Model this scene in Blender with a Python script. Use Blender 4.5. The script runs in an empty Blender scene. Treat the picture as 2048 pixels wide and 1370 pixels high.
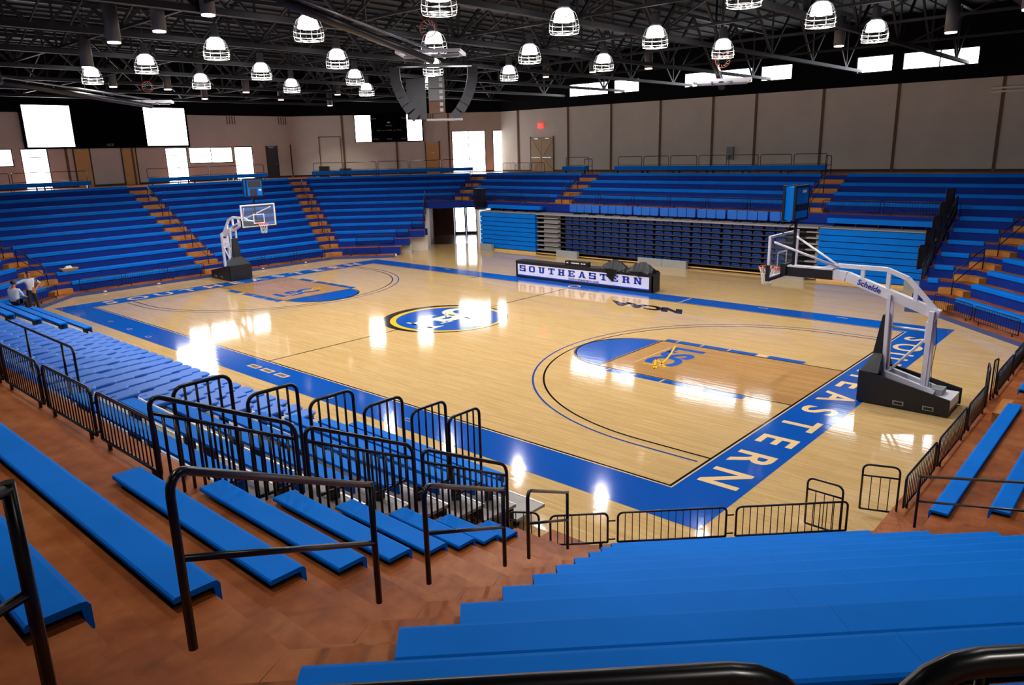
import bpy, math, random
from mathutils import Vector, Matrix
random.seed(7)
scene = bpy.context.scene
COL = scene.collection
# ------------------------------------------------------------------ camera
F, CX, CY, CZ, CA, CB, CC = 1496.15, 20.96869, -19.32228, 6.26391, 0.73686, 1.3186, -0.02533
cam = bpy.data.cameras.new('camera')
cam.sensor_width = 36.0
cam.sensor_fit = 'HORIZONTAL'
cam.lens = F / 2048 * 36.0
cam.clip_start, cam.clip_end = 0.05, 300
camo = bpy.data.objects.new('camera', cam)
COL.objects.link(camo)
camo.matrix_world = Matrix.Translation((CX, CY, CZ)) @ Matrix.Rotation(CA, 4, 'Z') @ Matrix.Rotation(CB, 4, 'X') @ Matrix.Rotation(CC, 4, 'Z')
scene.camera = camo
# ------------------------------------------------------------------ world, exposure
w = bpy.data.worlds.new('sky')
scene.world = w
w.use_nodes = True
w.node_tree.nodes['Background'].inputs[0].default_value = (0.75, 0.85, 1.0, 1)
w.node_tree.nodes['Background'].inputs[1].default_value = 1.0
vs = scene.view_settings
vs.view_transform, vs.look, vs.gamma, vs.exposure, vs.use_curve_mapping = 'Standard', 'None', 1.0, 0.0, False
scene.cycles.max_bounces = 8
scene.cycles.diffuse_bounces = 3
scene.cycles.glossy_bounces = 3
scene.cycles.sample_clamp_indirect = 6.0
LAMP_POWER, DOME, DAYLIGHT, BOARD, CAN_POWER = 730.0, 13.0, 11.0, 10.0, 430.0

# ------------------------------------------------------------------ materials
def s2l(c):
    return tuple((x / 255 / 12.92 if x <= 10 else ((x / 255 + .055) / 1.055) ** 2.4) for x in c)

MATS = {}
def mat(name, rgb, rough=.5, metal=0.0, var=0.0, scale=3.0, emit=0.0, spec=.5, alpha=None, coat=0.0, bump=0.0, stretch=None):
    m = bpy.data.materials.new(name)
    m.use_nodes = True
    nt = m.node_tree
    b = nt.nodes['Principled BSDF']
    c = s2l(rgb) + (1,)
    b.inputs['Base Color'].default_value = c
    b.inputs['Roughness'].default_value = rough
    b.inputs['Metallic'].default_value = metal
    b.inputs['Specular IOR Level'].default_value = spec
    b.inputs['Coat Weight'].default_value = coat
    b.inputs['Coat Roughness'].default_value = .12
    if emit:
        b.inputs['Emission Color'].default_value = c
        b.inputs['Emission Strength'].default_value = emit
    if alpha is not None:
        b.inputs['Alpha'].default_value = alpha
    if var or bump:
        tc = nt.nodes.new('ShaderNodeTexCoord')
        n = nt.nodes.new('ShaderNodeTexNoise')
        n.inputs['Scale'].default_value = scale
        n.inputs['Detail'].default_value = 5
        if stretch:
            mp = nt.nodes.new('ShaderNodeMapping')
            mp.inputs['Scale'].default_value = stretch
            nt.links.new(tc.outputs['Object'], mp.inputs[0])
            nt.links.new(mp.outputs[0], n.inputs[0])
        else:
            nt.links.new(tc.outputs['Object'], n.inputs[0])
        if var:
            r = nt.nodes.new('ShaderNodeValToRGB')
            r.color_ramp.elements[0].position, r.color_ramp.elements[1].position = .3, .7
            r.color_ramp.elements[0].color = tuple(x * (1 - var) for x in c[:3]) + (1,)
            r.color_ramp.elements[1].color = tuple(min(1, x * (1 + var)) for x in c[:3]) + (1,)
            nt.links.new(n.outputs[0], r.inputs[0])
            nt.links.new(r.outputs[0], b.inputs['Base Color'])
        if bump:
            bp = nt.nodes.new('ShaderNodeBump')
            bp.inputs['Strength'].default_value = bump
            bp.inputs['Distance'].default_value = .01
            nt.links.new(n.outputs[0], bp.inputs['Height'])
            nt.links.new(bp.outputs[0], b.inputs['Normal'])
    MATS[name] = m
    return m

def wood(name, c1, c2, c3, rough):
    """maple strip floor: strips along x, staggered boards, fine grain"""
    m = bpy.data.materials.new(name)
    m.use_nodes = True
    nt = m.node_tree
    N, L = nt.nodes, nt.links
    b = N['Principled BSDF']
    tc = N.new('ShaderNodeTexCoord')
    br = N.new('ShaderNodeTexBrick')
    br.offset = .37
    br.inputs['Scale'].default_value = 1
    br.inputs['Brick Width'].default_value = 1.5
    br.inputs['Row Height'].default_value = .057
    br.inputs['Mortar Size'].default_value = .0012
    br.inputs['Mortar Smooth'].default_value = .3
    br.inputs['Bias'].default_value = 0
    br.inputs['Color1'].default_value = s2l(c1) + (1,)
    br.inputs['Color2'].default_value = s2l(c2) + (1,)
    br.inputs['Mortar'].default_value = s2l(c3) + (1,)
    L.new(tc.outputs['Object'], br.inputs[0])
    mp = N.new('ShaderNodeMapping')
    mp.inputs['Scale'].default_value = (.7, 14, 1)
    L.new(tc.outputs['Object'], mp.inputs[0])
    n = N.new('ShaderNodeTexNoise')
    n.inputs['Scale'].default_value = 1.6
    n.inputs['Detail'].default_value = 6
    L.new(mp.outputs[0], n.inputs[0])
    r = N.new('ShaderNodeValToRGB')
    r.color_ramp.elements[0].position, r.color_ramp.elements[1].position = .3, .7
    r.color_ramp.elements[0].color, r.color_ramp.elements[1].color = (.9, .88, .85, 1), (1.06, 1.06, 1.05, 1)
    L.new(n.outputs[0], r.inputs[0])
    mx = N.new('ShaderNodeMix')
    mx.data_type = 'RGBA'
    mx.blend_type = 'MULTIPLY'
    mx.inputs[0].default_value = 1
    L.new(br.outputs['Color'], mx.inputs[6])
    L.new(r.outputs[0], mx.inputs[7])
    L.new(mx.outputs[2], b.inputs['Base Color'])
    b.inputs['Roughness'].default_value = rough
    gloss(nt, b)
    MATS[name] = m
    return m

def gloss(nt, b, amt=.05):
    """slow waviness of a sanded and lacquered floor"""
    N, L = nt.nodes, nt.links
    tc = N.new('ShaderNodeTexCoord')
    mp = N.new('ShaderNodeMapping')
    mp.inputs['Scale'].default_value = (1.2, 9, 1)
    L.new(tc.outputs['Object'], mp.inputs[0])
    n = N.new('ShaderNodeTexNoise')
    n.inputs['Scale'].default_value = 1.0
    n.inputs['Detail'].default_value = 2
    L.new(mp.outputs[0], n.inputs[0])
    bp = N.new('ShaderNodeBump')
    bp.inputs['Strength'].default_value = amt
    bp.inputs['Distance'].default_value = .02
    L.new(n.outputs[0], bp.inputs['Height'])
    L.new(bp.outputs[0], b.inputs['Normal'])

def paint(name, rgb, rough=.09):
    m = mat(name, rgb, rough)
    gloss(m.node_tree, m.node_tree.nodes['Principled BSDF'])
    return m

wood('maple', (216, 182, 126), (204, 168, 112), (170, 128, 80), .07)
wood('stained_maple', (194, 150, 96), (178, 132, 78), (138, 98, 54), .07)
paint('court_blue', (16, 84, 178)); paint('line_black', (28, 20, 18)); paint('line_cream', (225, 190, 140))
paint('letter_cream', (240, 205, 150)); paint('logo_gold', (250, 190, 50)); paint('logo_black', (45, 38, 40)); paint('logo_cream', (232, 230, 205)); paint('line_blue', (30, 70, 150))
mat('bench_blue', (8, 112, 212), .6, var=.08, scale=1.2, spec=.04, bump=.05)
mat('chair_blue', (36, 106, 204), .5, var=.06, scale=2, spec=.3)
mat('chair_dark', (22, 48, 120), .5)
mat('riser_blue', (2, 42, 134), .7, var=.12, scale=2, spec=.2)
mat('curb_blue', (52, 66, 120), .5, var=.1)
def stained(name, dark, mid, pale, rough):
    """acid-stained concrete: blotches at two scales"""
    m = mat(name, mid, rough, spec=.18)
    nt = m.node_tree
    N, L = nt.nodes, nt.links
    b = N['Principled BSDF']
    tc = N.new('ShaderNodeTexCoord')
    fac = None
    for sc, wt in ((.55, .6), (3.2, .4)):
        n = N.new('ShaderNodeTexNoise')
        n.inputs['Scale'].default_value = sc
        n.inputs['Detail'].default_value = 7
        n.inputs['Roughness'].default_value = .62
        L.new(tc.outputs['Object'], n.inputs[0])
        mu = N.new('ShaderNodeMath'); mu.operation = 'MULTIPLY'; mu.inputs[1].default_value = wt
        L.new(n.outputs[0], mu.inputs[0])
        if fac is None:
            fac = mu
        else:
            ad = N.new('ShaderNodeMath'); ad.operation = 'ADD'
            L.new(fac.outputs[0], ad.inputs[0]); L.new(mu.outputs[0], ad.inputs[1])
            fac = ad
    r = N.new('ShaderNodeValToRGB')
    e = r.color_ramp.elements
    e[0].position, e[1].position = .36, .66
    e[0].color, e[1].color = s2l(dark) + (1,), s2l(pale) + (1,)
    k = e.new(.5); k.color = s2l(mid) + (1,)
    L.new(fac.outputs[0], r.inputs[0])
    L.new(r.outputs[0], b.inputs['Base Color'])
    return m
stained('brown_concrete', (104, 50, 18), (150, 80, 36), (180, 112, 62), .5)
mat('lit_brown_concrete', (178, 116, 50), .6, var=.2, scale=2, spec=.3)  # brown step concrete, paler: light on its front faces put into the colour
mat('wall_beige', (230, 218, 200), .85, var=.05, scale=.7)
mat('wall_joint', (120, 92, 64), .8)
mat('black_wall', (8, 8, 13), .9, var=.2, spec=.2)
mat('roof_dark', (5, 5, 7), .8, var=.2)
mat('truss_grey', (20, 19, 23), .6)
mat('cage_wire', (120, 120, 116), .5)
mat('black_metal', (14, 13, 16), .28)
mat('black_pad', (20, 20, 24), .5, var=.1, bump=.05)
mat('black_vinyl', (9, 9, 11), .3, spec=.35)
mat('black_plastic', (17, 17, 20), .4)
mat('white_metal', (232, 230, 240), .3)
mat('white_plastic', (225, 222, 215), .45)
mat('plaster_white', (225, 215, 200), .7, var=.04)
mat('grey_deck', (150, 142, 138), .5, var=.08)
mat('grey_panel', (150, 150, 150), .5, var=.05)
mat('dark_deck', (52, 50, 56), .5, var=.1)
mat('steel', (170, 172, 178), .3, metal=.8)
mat('duct_grey', (88, 86, 86), .5)
mat('boom_dark', (34, 30, 30), .35)
mat('screen_black', (3, 3, 5), .9, spec=.05)
mat('door_tan', (228, 178, 104), .5, var=.1, stretch=(8, 8, .6))
mat('door_beige', (190, 158, 112), .55, var=.04)
mat('frame_brown', (60, 44, 34), .5)
mat('brick_brown', (92, 62, 44), .8, var=.2)
mat('tile_dark', (66, 48, 36), .2, var=.15)
mat('orange', (232, 84, 40), .4)
mat('net_white', (235, 235, 230), .7)
mat('glass_clear', (205, 225, 235), .03, alpha=.07)
mat('daylight_pane', (245, 248, 255), .3, emit=DAYLIGHT)
mat('backlit_panel', (255, 252, 250), .3, emit=BOARD)
mat('lamp_glow', (250, 250, 255), .2, emit=DOME)
mat('downlight_glow', (255, 236, 226), .3, emit=5)
mat('exit_red', (255, 50, 40), .4, emit=2.0)
mat('sign_white', (225, 222, 240), .4)
mat('sign_blue', (20, 62, 170), .4)
mat('sign_dark', (40, 38, 50), .4)
mat('screen_grey', (52, 48, 54), .4)
mat('text_grey', (120, 120, 128), .5)
mat('skin', (176, 112, 84), .55); mat('hair', (24, 20, 20), .6); mat('shirt', (196, 196, 206), .8, var=.04, scale=6); mat('trousers', (20, 20, 24), .7)
mat('cardboard', (176, 140, 92), .7)
mat('far_room', (200, 160, 140), .8)

# ------------------------------------------------------------------ mesh helpers
class MB:
    def __init__(s):
        s.v, s.f, s.m, s.sm = [], [], [], []
    def add(s, vs, fs, mi=0, smooth=False):
        o = len(s.v)
        s.v += [tuple(map(float, p)) for p in vs]
        for f in fs:
            s.f.append([i + o for i in f]); s.m.append(mi); s.sm.append(smooth)
        return s
    def box(s, a, b, mi=0):
        (x0, y0, z0), (x1, y1, z1) = a, b
        return s.add([(x0, y0, z0), (x1, y0, z0), (x1, y1, z0), (x0, y1, z0), (x0, y0, z1), (x1, y0, z1), (x1, y1, z1), (x0, y1, z1)],
                     [(3, 2, 1, 0), (4, 5, 6, 7), (0, 1, 5, 4), (1, 2, 6, 5), (2, 3, 7, 6), (3, 0, 4, 7)], mi)
    def prism(s, poly, z0, z1, mi=0, side=None, sides=None):
        n = len(poly)
        A = sum(poly[i][0] * poly[(i + 1) % n][1] - poly[(i + 1) % n][0] * poly[i][1] for i in range(n))
        if A < 0:
            poly = poly[::-1]
            if sides is not None:
                sides = {(n - 2 - k) % n: val for k, val in sides.items()}
        vs = [(p[0], p[1], z0) for p in poly] + [(p[0], p[1], z1) for p in poly]
        s.add(vs, [list(range(n))[::-1], list(range(n, 2 * n))], mi)
        o = len(s.v) - 2 * n
        for i in range(n):
            j = (i + 1) % n
            s.f.append([o + i, o + j, o + n + j, o + n + i])
            s.m.append((sides or {}).get(i, mi if side is None else side)); s.sm.append(False)
        return s
    def hull(s, A, B, mi=0, cap=True, smooth=False):
        """loft between two rings of equal length"""
        n = len(A)
        fs = [[i, (i + 1) % n, n + (i + 1) % n, n + i] for i in range(n)]
        if cap:
            fs += [list(range(n))[::-1], list(range(n, 2 * n))]
        return s.add(list(A) + list(B), fs, mi, smooth)
    def beam(s, p, q, w, h, mi=0, up=(0, 0, 1)):
        p, q = Vector(p), Vector(q)
        d = (q - p).normalized()
        u = Vector(up)
        if abs(d.dot(u)) > .98:
            u = Vector((1, 0, 0))
        sd = d.cross(u).normalized()
        u = sd.cross(d).normalized()
        r = [sd * (-w / 2) + u * (-h / 2), sd * (w / 2) + u * (-h / 2), sd * (w / 2) + u * (h / 2), sd * (-w / 2) + u * (h / 2)]
        return s.hull([p + x for x in r], [q + x for x in r], mi)
    def tube(s, path, r, n=8, mi=0, closed=False, cap=True):
        P = [Vector(p) for p in path]
        m = len(P)
        rs = r if isinstance(r, (list, tuple)) else [r] * m
        o = len(s.v)
        prev = None
        for i, p in enumerate(P):
            if closed:
                d = (P[(i + 1) % m] - P[i - 1]).normalized()
            else:
                d = (P[min(i + 1, m - 1)] - P[max(i - 1, 0)]).normalized()
            if prev is None:
                u = Vector((0, 0, 1)) if abs(d.z) < .9 else Vector((1, 0, 0))
                u = (u - d * u.dot(d)).normalized()
            else:
                u = (prev - d * prev.dot(d)).normalized()
            prev = u
            v = d.cross(u)
            for k in range(n):
                a = 2 * math.pi * k / n
                s.v.append(tuple(p + (u * math.cos(a) + v * math.sin(a)) * rs[i]))
        for i in range(m if closed else m - 1):
            j = (i + 1) % m
            for k in range(n):
                l = (k + 1) % n
                s.f.append([o + i * n + k, o + i * n + l, o + j * n + l, o + j * n + k]); s.m.append(mi); s.sm.append(True)
        if not closed and cap:
            s.f.append([o + k for k in range(n)][::-1]); s.m.append(mi); s.sm.append(False)
            s.f.append([o + (m - 1) * n + k for k in range(n)]); s.m.append(mi); s.sm.append(False)
        return s
    def lathe(s, prof, c=(0, 0, 0), n=16, mi=0):
        o = len(s.v)
        for r, z in prof:
            for k in range(n):
                a = 2 * math.pi * k / n
                s.v.append((c[0] + r * math.cos(a), c[1] + r * math.sin(a), c[2] + z))
        for i in range(len(prof) - 1):
            for k in range(n):
                l = (k + 1) % n
                s.f.append([o + i * n + k, o + i * n + l, o + (i + 1) * n + l, o + (i + 1) * n + k]); s.m.append(mi); s.sm.append(True)
        return s
    def ring(s, c, r0, r1, z, a0=0, a1=2 * math.pi, n=64, mi=0):
        full = abs(a1 - a0 - 2 * math.pi) < 1e-6
        o = len(s.v)
        m = n if full else n + 1
        for i in range(m):
            a = a0 + (a1 - a0) * i / n
            s.v += [(c[0] + r0 * math.cos(a), c[1] + r0 * math.sin(a), z), (c[0] + r1 * math.cos(a), c[1] + r1 * math.sin(a), z)]
        for i in range(n):
            j = (i + 1) % m
            s.f.append([o + 2 * i, o + 2 * i + 1, o + 2 * j + 1, o + 2 * j]); s.m.append(mi); s.sm.append(False)
        return s
    def rect(s, x0, y0, x1, y1, z, mi=0):
        return s.add([(x0, y0, z), (x1, y0, z), (x1, y1, z), (x0, y1, z)], [(0, 1, 2, 3)], mi)
    def mesh(s, name, mats, loc=(0, 0, 0)):
        me = bpy.data.meshes.new(name)
        lx, ly, lz = loc
        me.from_pydata([(x - lx, y - ly, z - lz) for x, y, z in s.v], [], s.f)
        for m in mats:
            me.materials.append(MATS[m])
        me.polygons.foreach_set('material_index', s.m)
        me.polygons.foreach_set('use_smooth', s.sm)
        me.update()
        return me

def link(o, parent=None):
    COL.objects.link(o)
    if parent is not None:
        o.parent = parent
    return o

def props(o, label=None, cat=None, group=None, kind=None):
    for k, v in (('label', label), ('category', cat), ('group', group), ('kind', kind)):
        if v:
            o[k] = v
    return o

def thing(name, loc, label=None, cat=None, group=None, rz=0.0, kind=None):
    o = bpy.data.objects.new(name, None)
    o.empty_display_size = .1
    o.location = loc
    o.rotation_euler = (0, 0, rz)
    link(o)
    return props(o, label, cat, group, kind)

def part(name, mb, mats, parent=None, loc=None, label=None, kind=None):
    """mesh given in world coordinates (parent unrotated) unless loc says otherwise"""
    if isinstance(mats, str):
        mats = [mats]
    off = loc if loc is not None else (tuple(world_of(parent)) if parent is not None else (0, 0, 0))
    o = bpy.data.objects.new(name, mb.mesh(name, mats, off))
    link(o, parent)
    return props(o, label=label, kind=kind)

def world_of(o):
    p = Vector((0, 0, 0))
    while o is not None:
        p = p + o.location
        o = o.parent
    return p

def inst(name, me, parent, loc, rot=(0, 0, 0), scale=(1, 1, 1)):
    o = bpy.data.objects.new(name, me)
    o.location, o.rotation_euler, o.scale = loc, rot, scale
    return link(o, parent)

def solo(name, mb, mats, loc, label, cat, group=None):
    o = part(name, mb, mats, None, loc)
    o.location = loc
    return props(o, label, cat, group)

def copy_tree(o, parent=None):
    c = o.copy()
    link(c)
    c.parent = parent
    for ch in list(o.children):
        copy_tree(ch, c)
    return c

def text_mesh(txt, size, bold=0.0, shear=0.0, spacing=1.0, extrude=0.0, align='CENTER'):
    cu = bpy.data.curves.new('txt', 'FONT')
    cu.body, cu.size, cu.offset, cu.shear, cu.space_character, cu.extrude = txt, size, bold, shear, spacing, extrude
    cu.align_x, cu.align_y = align, 'CENTER'
    cu.resolution_u = 4
    o = bpy.data.objects.new('txt', cu)
    COL.objects.link(o)
    dg = bpy.context.evaluated_depsgraph_get()
    me = bpy.data.meshes.new_from_object(o.evaluated_get(dg))
    bpy.data.objects.remove(o)
    bpy.data.curves.remove(cu)
    return me

def text_part(name, txt, size, material, parent, loc, rot=(0, 0, 0), scale=(1, 1, 1), **k):
    me = text_mesh(txt, size, **k)
    me.materials.clear()
    me.materials.append(MATS[material])
    me.name = name
    return inst(name, me, parent, loc, rot, scale)

ORD = ['first', 'second', 'third', 'fourth', 'fifth', 'sixth', 'seventh', 'eighth', 'ninth', 'tenth', 'eleventh', 'twelfth', 'thirteenth', 'fourteenth']
NUM = ORD + ['fifteenth', 'sixteenth', 'seventeenth', 'eighteenth', 'nineteenth', 'twentieth', 'twenty-first', 'twenty-second', 'twenty-third', 'twenty-fourth']
# ------------------------------------------------------------------ the bowl: octagon of sides, 0 = +x end, then every 45 degrees
RIS, SQ = .406, math.sqrt(2)
NRM = [Vector((math.cos(i * math.pi / 4), math.sin(i * math.pi / 4))) for i in range(8)]
TAN = [Vector((-n.y, n.x)) for n in NRM]
F0 = [18.6, 18.67, 11.87, 18.67, 18.6, 18.67, 11.46, 18.67]
FT = [.82, .81, .84, .82, .83, .82, .77, .80]
CURB = [17.9, 17.85, 11.0, 17.85, 17.9, 17.85, 10.6, 17.85]
WALL = [32, 32.5, 25.6, 32.5, 32, 32.5, 25.6, 32.5]
CONC = .15 + RIS * 11
def front(i, k):
    return F0[i % 8] + FT[i % 8] * k
def nose(i, j):
    return CURB[i % 8] if j == 0 else front(i, j - 1) + .03
def tread(j):
    return .15 + RIS * j
def P2(i, off, s):
    v = NRM[i % 8] * off + TAN[i % 8] * s
    return (v.x, v.y)
def corner(i, offs):
    """vertex between side i and side i+1 for a list of offsets"""
    a, b = NRM[i % 8], NRM[(i + 1) % 8]
    c, d = offs[i % 8], offs[(i + 1) % 8]
    det = a.x * b.y - a.y * b.x
    return ((c * b.y - a.y * d) / det, (a.x * d - c * b.x) / det)
def V(i, j):
    return corner(i, [nose(k, j) for k in range(8)])
def srange(i, off_list):
    t = TAN[i % 8]
    a, b = corner(i - 1, off_list), corner(i, off_list)
    return a[0] * t.x + a[1] * t.y, b[0] * t.x + b[1] * t.y
def s_nose(i, j):
    return srange(i, [nose(k, j) for k in range(8)])

# --- floor
floor = thing('floor', (0, 0, 0), kind='structure')
mb = MB().rect(-24, -18.5, 19.2, 18.5, 0)
part('maple_floor', mb, 'maple', floor)
def flat(name, mb, m):
    return part(name, mb, m, floor)
Z1, Z2, Z3 = .003, .006, .009
LX, LY = 14.325, 7.62
OX, OY = 15.6, 8.87
mb = MB()
for a in ((-OX, -OY, OX, -LY - .09), (-OX, LY + .09, OX, OY), (-OX, -LY - .09, -LX - .09, LY + .09), (LX + .09, -LY - .09, OX, LY + .09)):
    mb.rect(*a, Z1)
flat('border_band', mb, 'court_blue')
mb = MB()
def frame_rect(mb, x0, y0, x1, y1, w, z):
    mb.rect(x0, y0, x1, y0 + w, z); mb.rect(x0, y1 - w, x1, y1, z); mb.rect(x0, y0 + w, x0 + w, y1 - w, z); mb.rect(x1 - w, y0 + w, x1, y1 - w, z)
frame_rect(mb, -LX - .055, -LY - .055, LX + .055, LY + .055, .055, Z1)
flat('boundary_line', mb, 'line_black')
mb = MB()
frame_rect(mb, -LX - .09, -LY - .09, LX + .09, LY + .09, .035, Z1)
flat('boundary_edge', mb, 'line_cream')
mb = MB().rect(-.028, -LY, .028, -2.3, Z1).rect(-.028, 2.3, .028, LY, Z1)
flat('division_line', mb, 'line_black')
for sg in (-1, 1):
    fx = sg * (LX - 5.79)
    bx = sg * LX
    a, b = sorted((fx, bx))
    flat('stained_lane', MB().rect(a, -1.8, b, 1.8, Z1), 'stained_maple')
    mb = MB()
    for y in (-1.83, 1.83):
        mb.rect(a, y - .02, b, y + .02, Z2)
    mb.rect(fx - .025, -1.83, fx + .025, 1.83, Z2)
    flat('lane_line', mb, 'line_black')
    a0 = math.pi / 2 if sg > 0 else -math.pi / 2
    flat('free_throw_half_disc', MB().ring((fx - sg * .06, 0), 0, 1.74, Z2, a0, a0 + math.pi, 40), 'court_blue')
    flat('free_throw_arc', MB().ring((fx, 0), 1.79, 1.84, Z2, a0, a0 + math.pi, 48), 'line_black')
    flat('free_throw_arc_edge', MB().ring((fx, 0), 1.75, 1.785, Z2, a0, a0 + math.pi, 48), 'line_cream')
    mb = MB(); mc = MB()
    for sy in (-1, 1):
        y0, y1 = sorted((sy * 1.87, sy * 2.14))
        for u0, u1 in ((1.15, 2.25), (2.62, 3.50), (3.56, 4.42), (4.48, 5.3), (5.36, 5.76)):
            x0, x1 = sorted((bx - sg * u0, bx - sg * u1))
            mb.rect(x0, y0, x1, y1, Z1)
        for u0, u1 in ((2.27, 2.60), (3.505, 3.555), (4.425, 4.475), (5.305, 5.355)):
            x0, x1 = sorted((bx - sg * u0, bx - sg * u1))
            mc.rect(x0, y0, x1, y1, Z2)
    flat('lane_space_block', mb, 'court_blue')
    flat('lane_space_mark', mc, 'line_cream')
    hx = sg * (LX - 1.6)
    for r, m, nm in ((6.02, 'line_black', 'three_point_line'), (6.325, 'line_blue', 'outer_three_point_line')):
        mb = MB().ring((hx, 0), r - .027, r + .027, Z1, a0, a0 + math.pi, 96)
        x0, x1 = sorted((hx, bx - sg * (.0 if r < 6.1 else .12)))
        for sy in (-1, 1):
            mb.rect(x0, sy * r - .027, x1, sy * r + .027, Z1)
        flat(nm, mb, m)
    # letters on the end border, tops away from the court
    rz = -math.pi / 2 if sg > 0 else math.pi / 2
    for k, ch in enumerate('SOUTHEASTERN'):
        y = sg * (6.75 - k * 13.45 / 11)
        o = text_part('border_letter', ch, 1.12, 'letter_cream', floor, (sg * 14.97, y, Z2), (0, 0, rz), (1.08, 1, 1), bold=.022)
    # lane emblem
    text_part('lane_emblem_letters', 'LSC', 1.4, 'court_blue', floor, (sg * 9.78, sg * .36, Z2), (0, 0, rz), (1, 1, 1), bold=.05, spacing=.85)
    mb = MB()
    P = [(sg * a, sg * b) for a, b in [(9.47, -.86), (10.25, -.84), (9.52, -.22), (10.02, -1.15), (9.93, -.62), (9.78, -.05), (9.6, .5), (9.38, 1.05), (9.2, 1.5)]]
    for p, q in zip(P[:-1], P[1:]):
        d = Vector((q[0] - p[0], q[1] - p[1])).normalized() * .03
        nn = Vector((-d.y, d.x))
        mb.add([(p[0] + nn.x, p[1] + nn.y, Z3), (p[0] - nn.x, p[1] - nn.y, Z3), (q[0] - nn.x, q[1] - nn.y, Z3), (q[0] + nn.x, q[1] + nn.y, Z3)], [(0, 1, 2, 3)])
    flat('lane_emblem_star', mb, 'logo_gold')
    flat('lane_emblem_rule', MB().rect(*sorted((sg * 9.16, sg * 9.2))[:1], *sorted((-.9 * sg, 1.2 * sg))[:1], sorted((sg * 9.16, sg * 9.2))[1], sorted((-.9 * sg, 1.2 * sg))[1], Z2), 'line_cream')
# centre emblem
flat('emblem_black_disc', MB().ring((-.03, 0), 0, 2.45, Z1, n=80), 'logo_black')
flat('emblem_gold_disc', MB().ring((.12, .02), 0, 2.24, Z2, n=80), 'logo_gold')
flat('emblem_blue_disc', MB().ring((.16, .02), 0, 2.04, Z3, n=80), 'court_blue')
def serif_S(mb, cx, cy, h, z):
    pts = []
    for k in range(25):
        t = k / 24
        a = -2.3 + t * 4.6
        if t < .5:
            ang = math.radians(35 + (t / .5) * 235)
            pts.append((math.cos(ang) * .30, .27 + math.sin(ang) * .25))
        else:
            ang = math.radians(90 - ((t - .5) / .5) * 235)
            pts.append((math.cos(ang) * .30, -.23 + math.sin(ang) * .25))
    wd = [.035 + .075 * math.sin(math.pi * i / 24) ** 1.5 for i in range(25)]
    L, R = [], []
    for i, p in enumerate(pts):
        q0, q1 = pts[max(0, i - 1)], pts[min(24, i + 1)]
        d = Vector((q1[0] - q0[0], q1[1] - q0[1])).normalized()
        L.append((p[0] - d.y * wd[i], p[1] + d.x * wd[i])); R.append((p[0] + d.y * wd[i], p[1] - d.x * wd[i]))
    vs = [(cx + x * h, cy + y * h, z) for x, y in L + R]
    mb.add(vs, [(i, i + 1, 25 + i + 1, 25 + i) for i in range(24)])
    for (x, y), dy in ((pts[0], -.2), (pts[-1], .2)):
        mb.add([(cx + (x - .03) * h, cy + y * h, z), (cx + (x + .06) * h, cy + (y + dy * .2) * h, z), (cx + (x + .05) * h, cy + (y + dy) * h, z)], [(0, 1, 2)])
def serif_E(mb, cx, cy, h, z):
    R = lambda x0, y0, x1, y1: mb.rect(cx + x0 * h, cy + y0 * h, cx + x1 * h, cy + y1 * h, z)
    R(-.26, -.5, -.10, .5)
    for y in (-.5, .44): R(-.38, y, .32, y + .06)
    R(-.1, -.03, .2, .03)
    for x, y0, y1 in ((.2, -.5, -.22), (.2, .22, .5)):
        mb.add([(cx + .14 * h, cy + (y0 if y0 < 0 else y1) * h, z), (cx + .38 * h, cy + (y0 if y0 < 0 else y1) * h, z), (cx + .36 * h, cy + (y1 if y0 < 0 else y0) * h, z)], [(0, 1, 2)])
    R(.16, -.14, .22, .14)
mb = MB(); serif_S(mb, -.22, .52, 2.15, .012)
flat('emblem_letter_s', mb, 'logo_cream')
mb = MB(); serif_E(mb, .22, -.52, 2.05, .013)
flat('emblem_letter_e', mb, 'logo_cream')
text_part('side_court_lettering', 'NCAA', .95, 'line_black', floor, (5.05, 6.2, Z1), (0, 0, math.pi), (1.22, .95, 1), bold=.07, shear=-.4, spacing=.95)
# small plates in the near border, coaching-box ticks
for x, y in ((.2, -8.25), (.95, -8.25), (1.75, -8.25)):
    flat('floor_plate', MB().rect(x - .28, y - .12, x + .28, y + .12, Z2), 'line_cream')
    flat('floor_plate_lid', MB().rect(x - .2, y - .07, x + .2, y + .07, Z3), 'frame_brown')
for x, y in ((-8.5, -8.5), (-10.6, -8.4), (-6.6, -8.6), (4.6, -8.6), (7.6, -8.4)):
    mb = MB(); frame_rect(mb, x - .13, y - .07, x + .13, y + .07, .02, Z2)
    flat('volleyball_socket', mb, 'line_cream')
for x in (-5.79, 5.79):
    flat('coaching_box_tick', MB().rect(x - .03, 7.2, x + .03, 8.7, Z2), 'line_black' if x < 0 else 'line_cream')
flat('table_floor_ring', MB().ring((-.02, 8.25), .22, .3, Z2, n=32), 'letter_cream')
for x in (-9, 9, 12):
    flat('border_tick', MB().rect(x - .2, 8.55, x + .2, 8.6, Z2), 'letter_cream')

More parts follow.
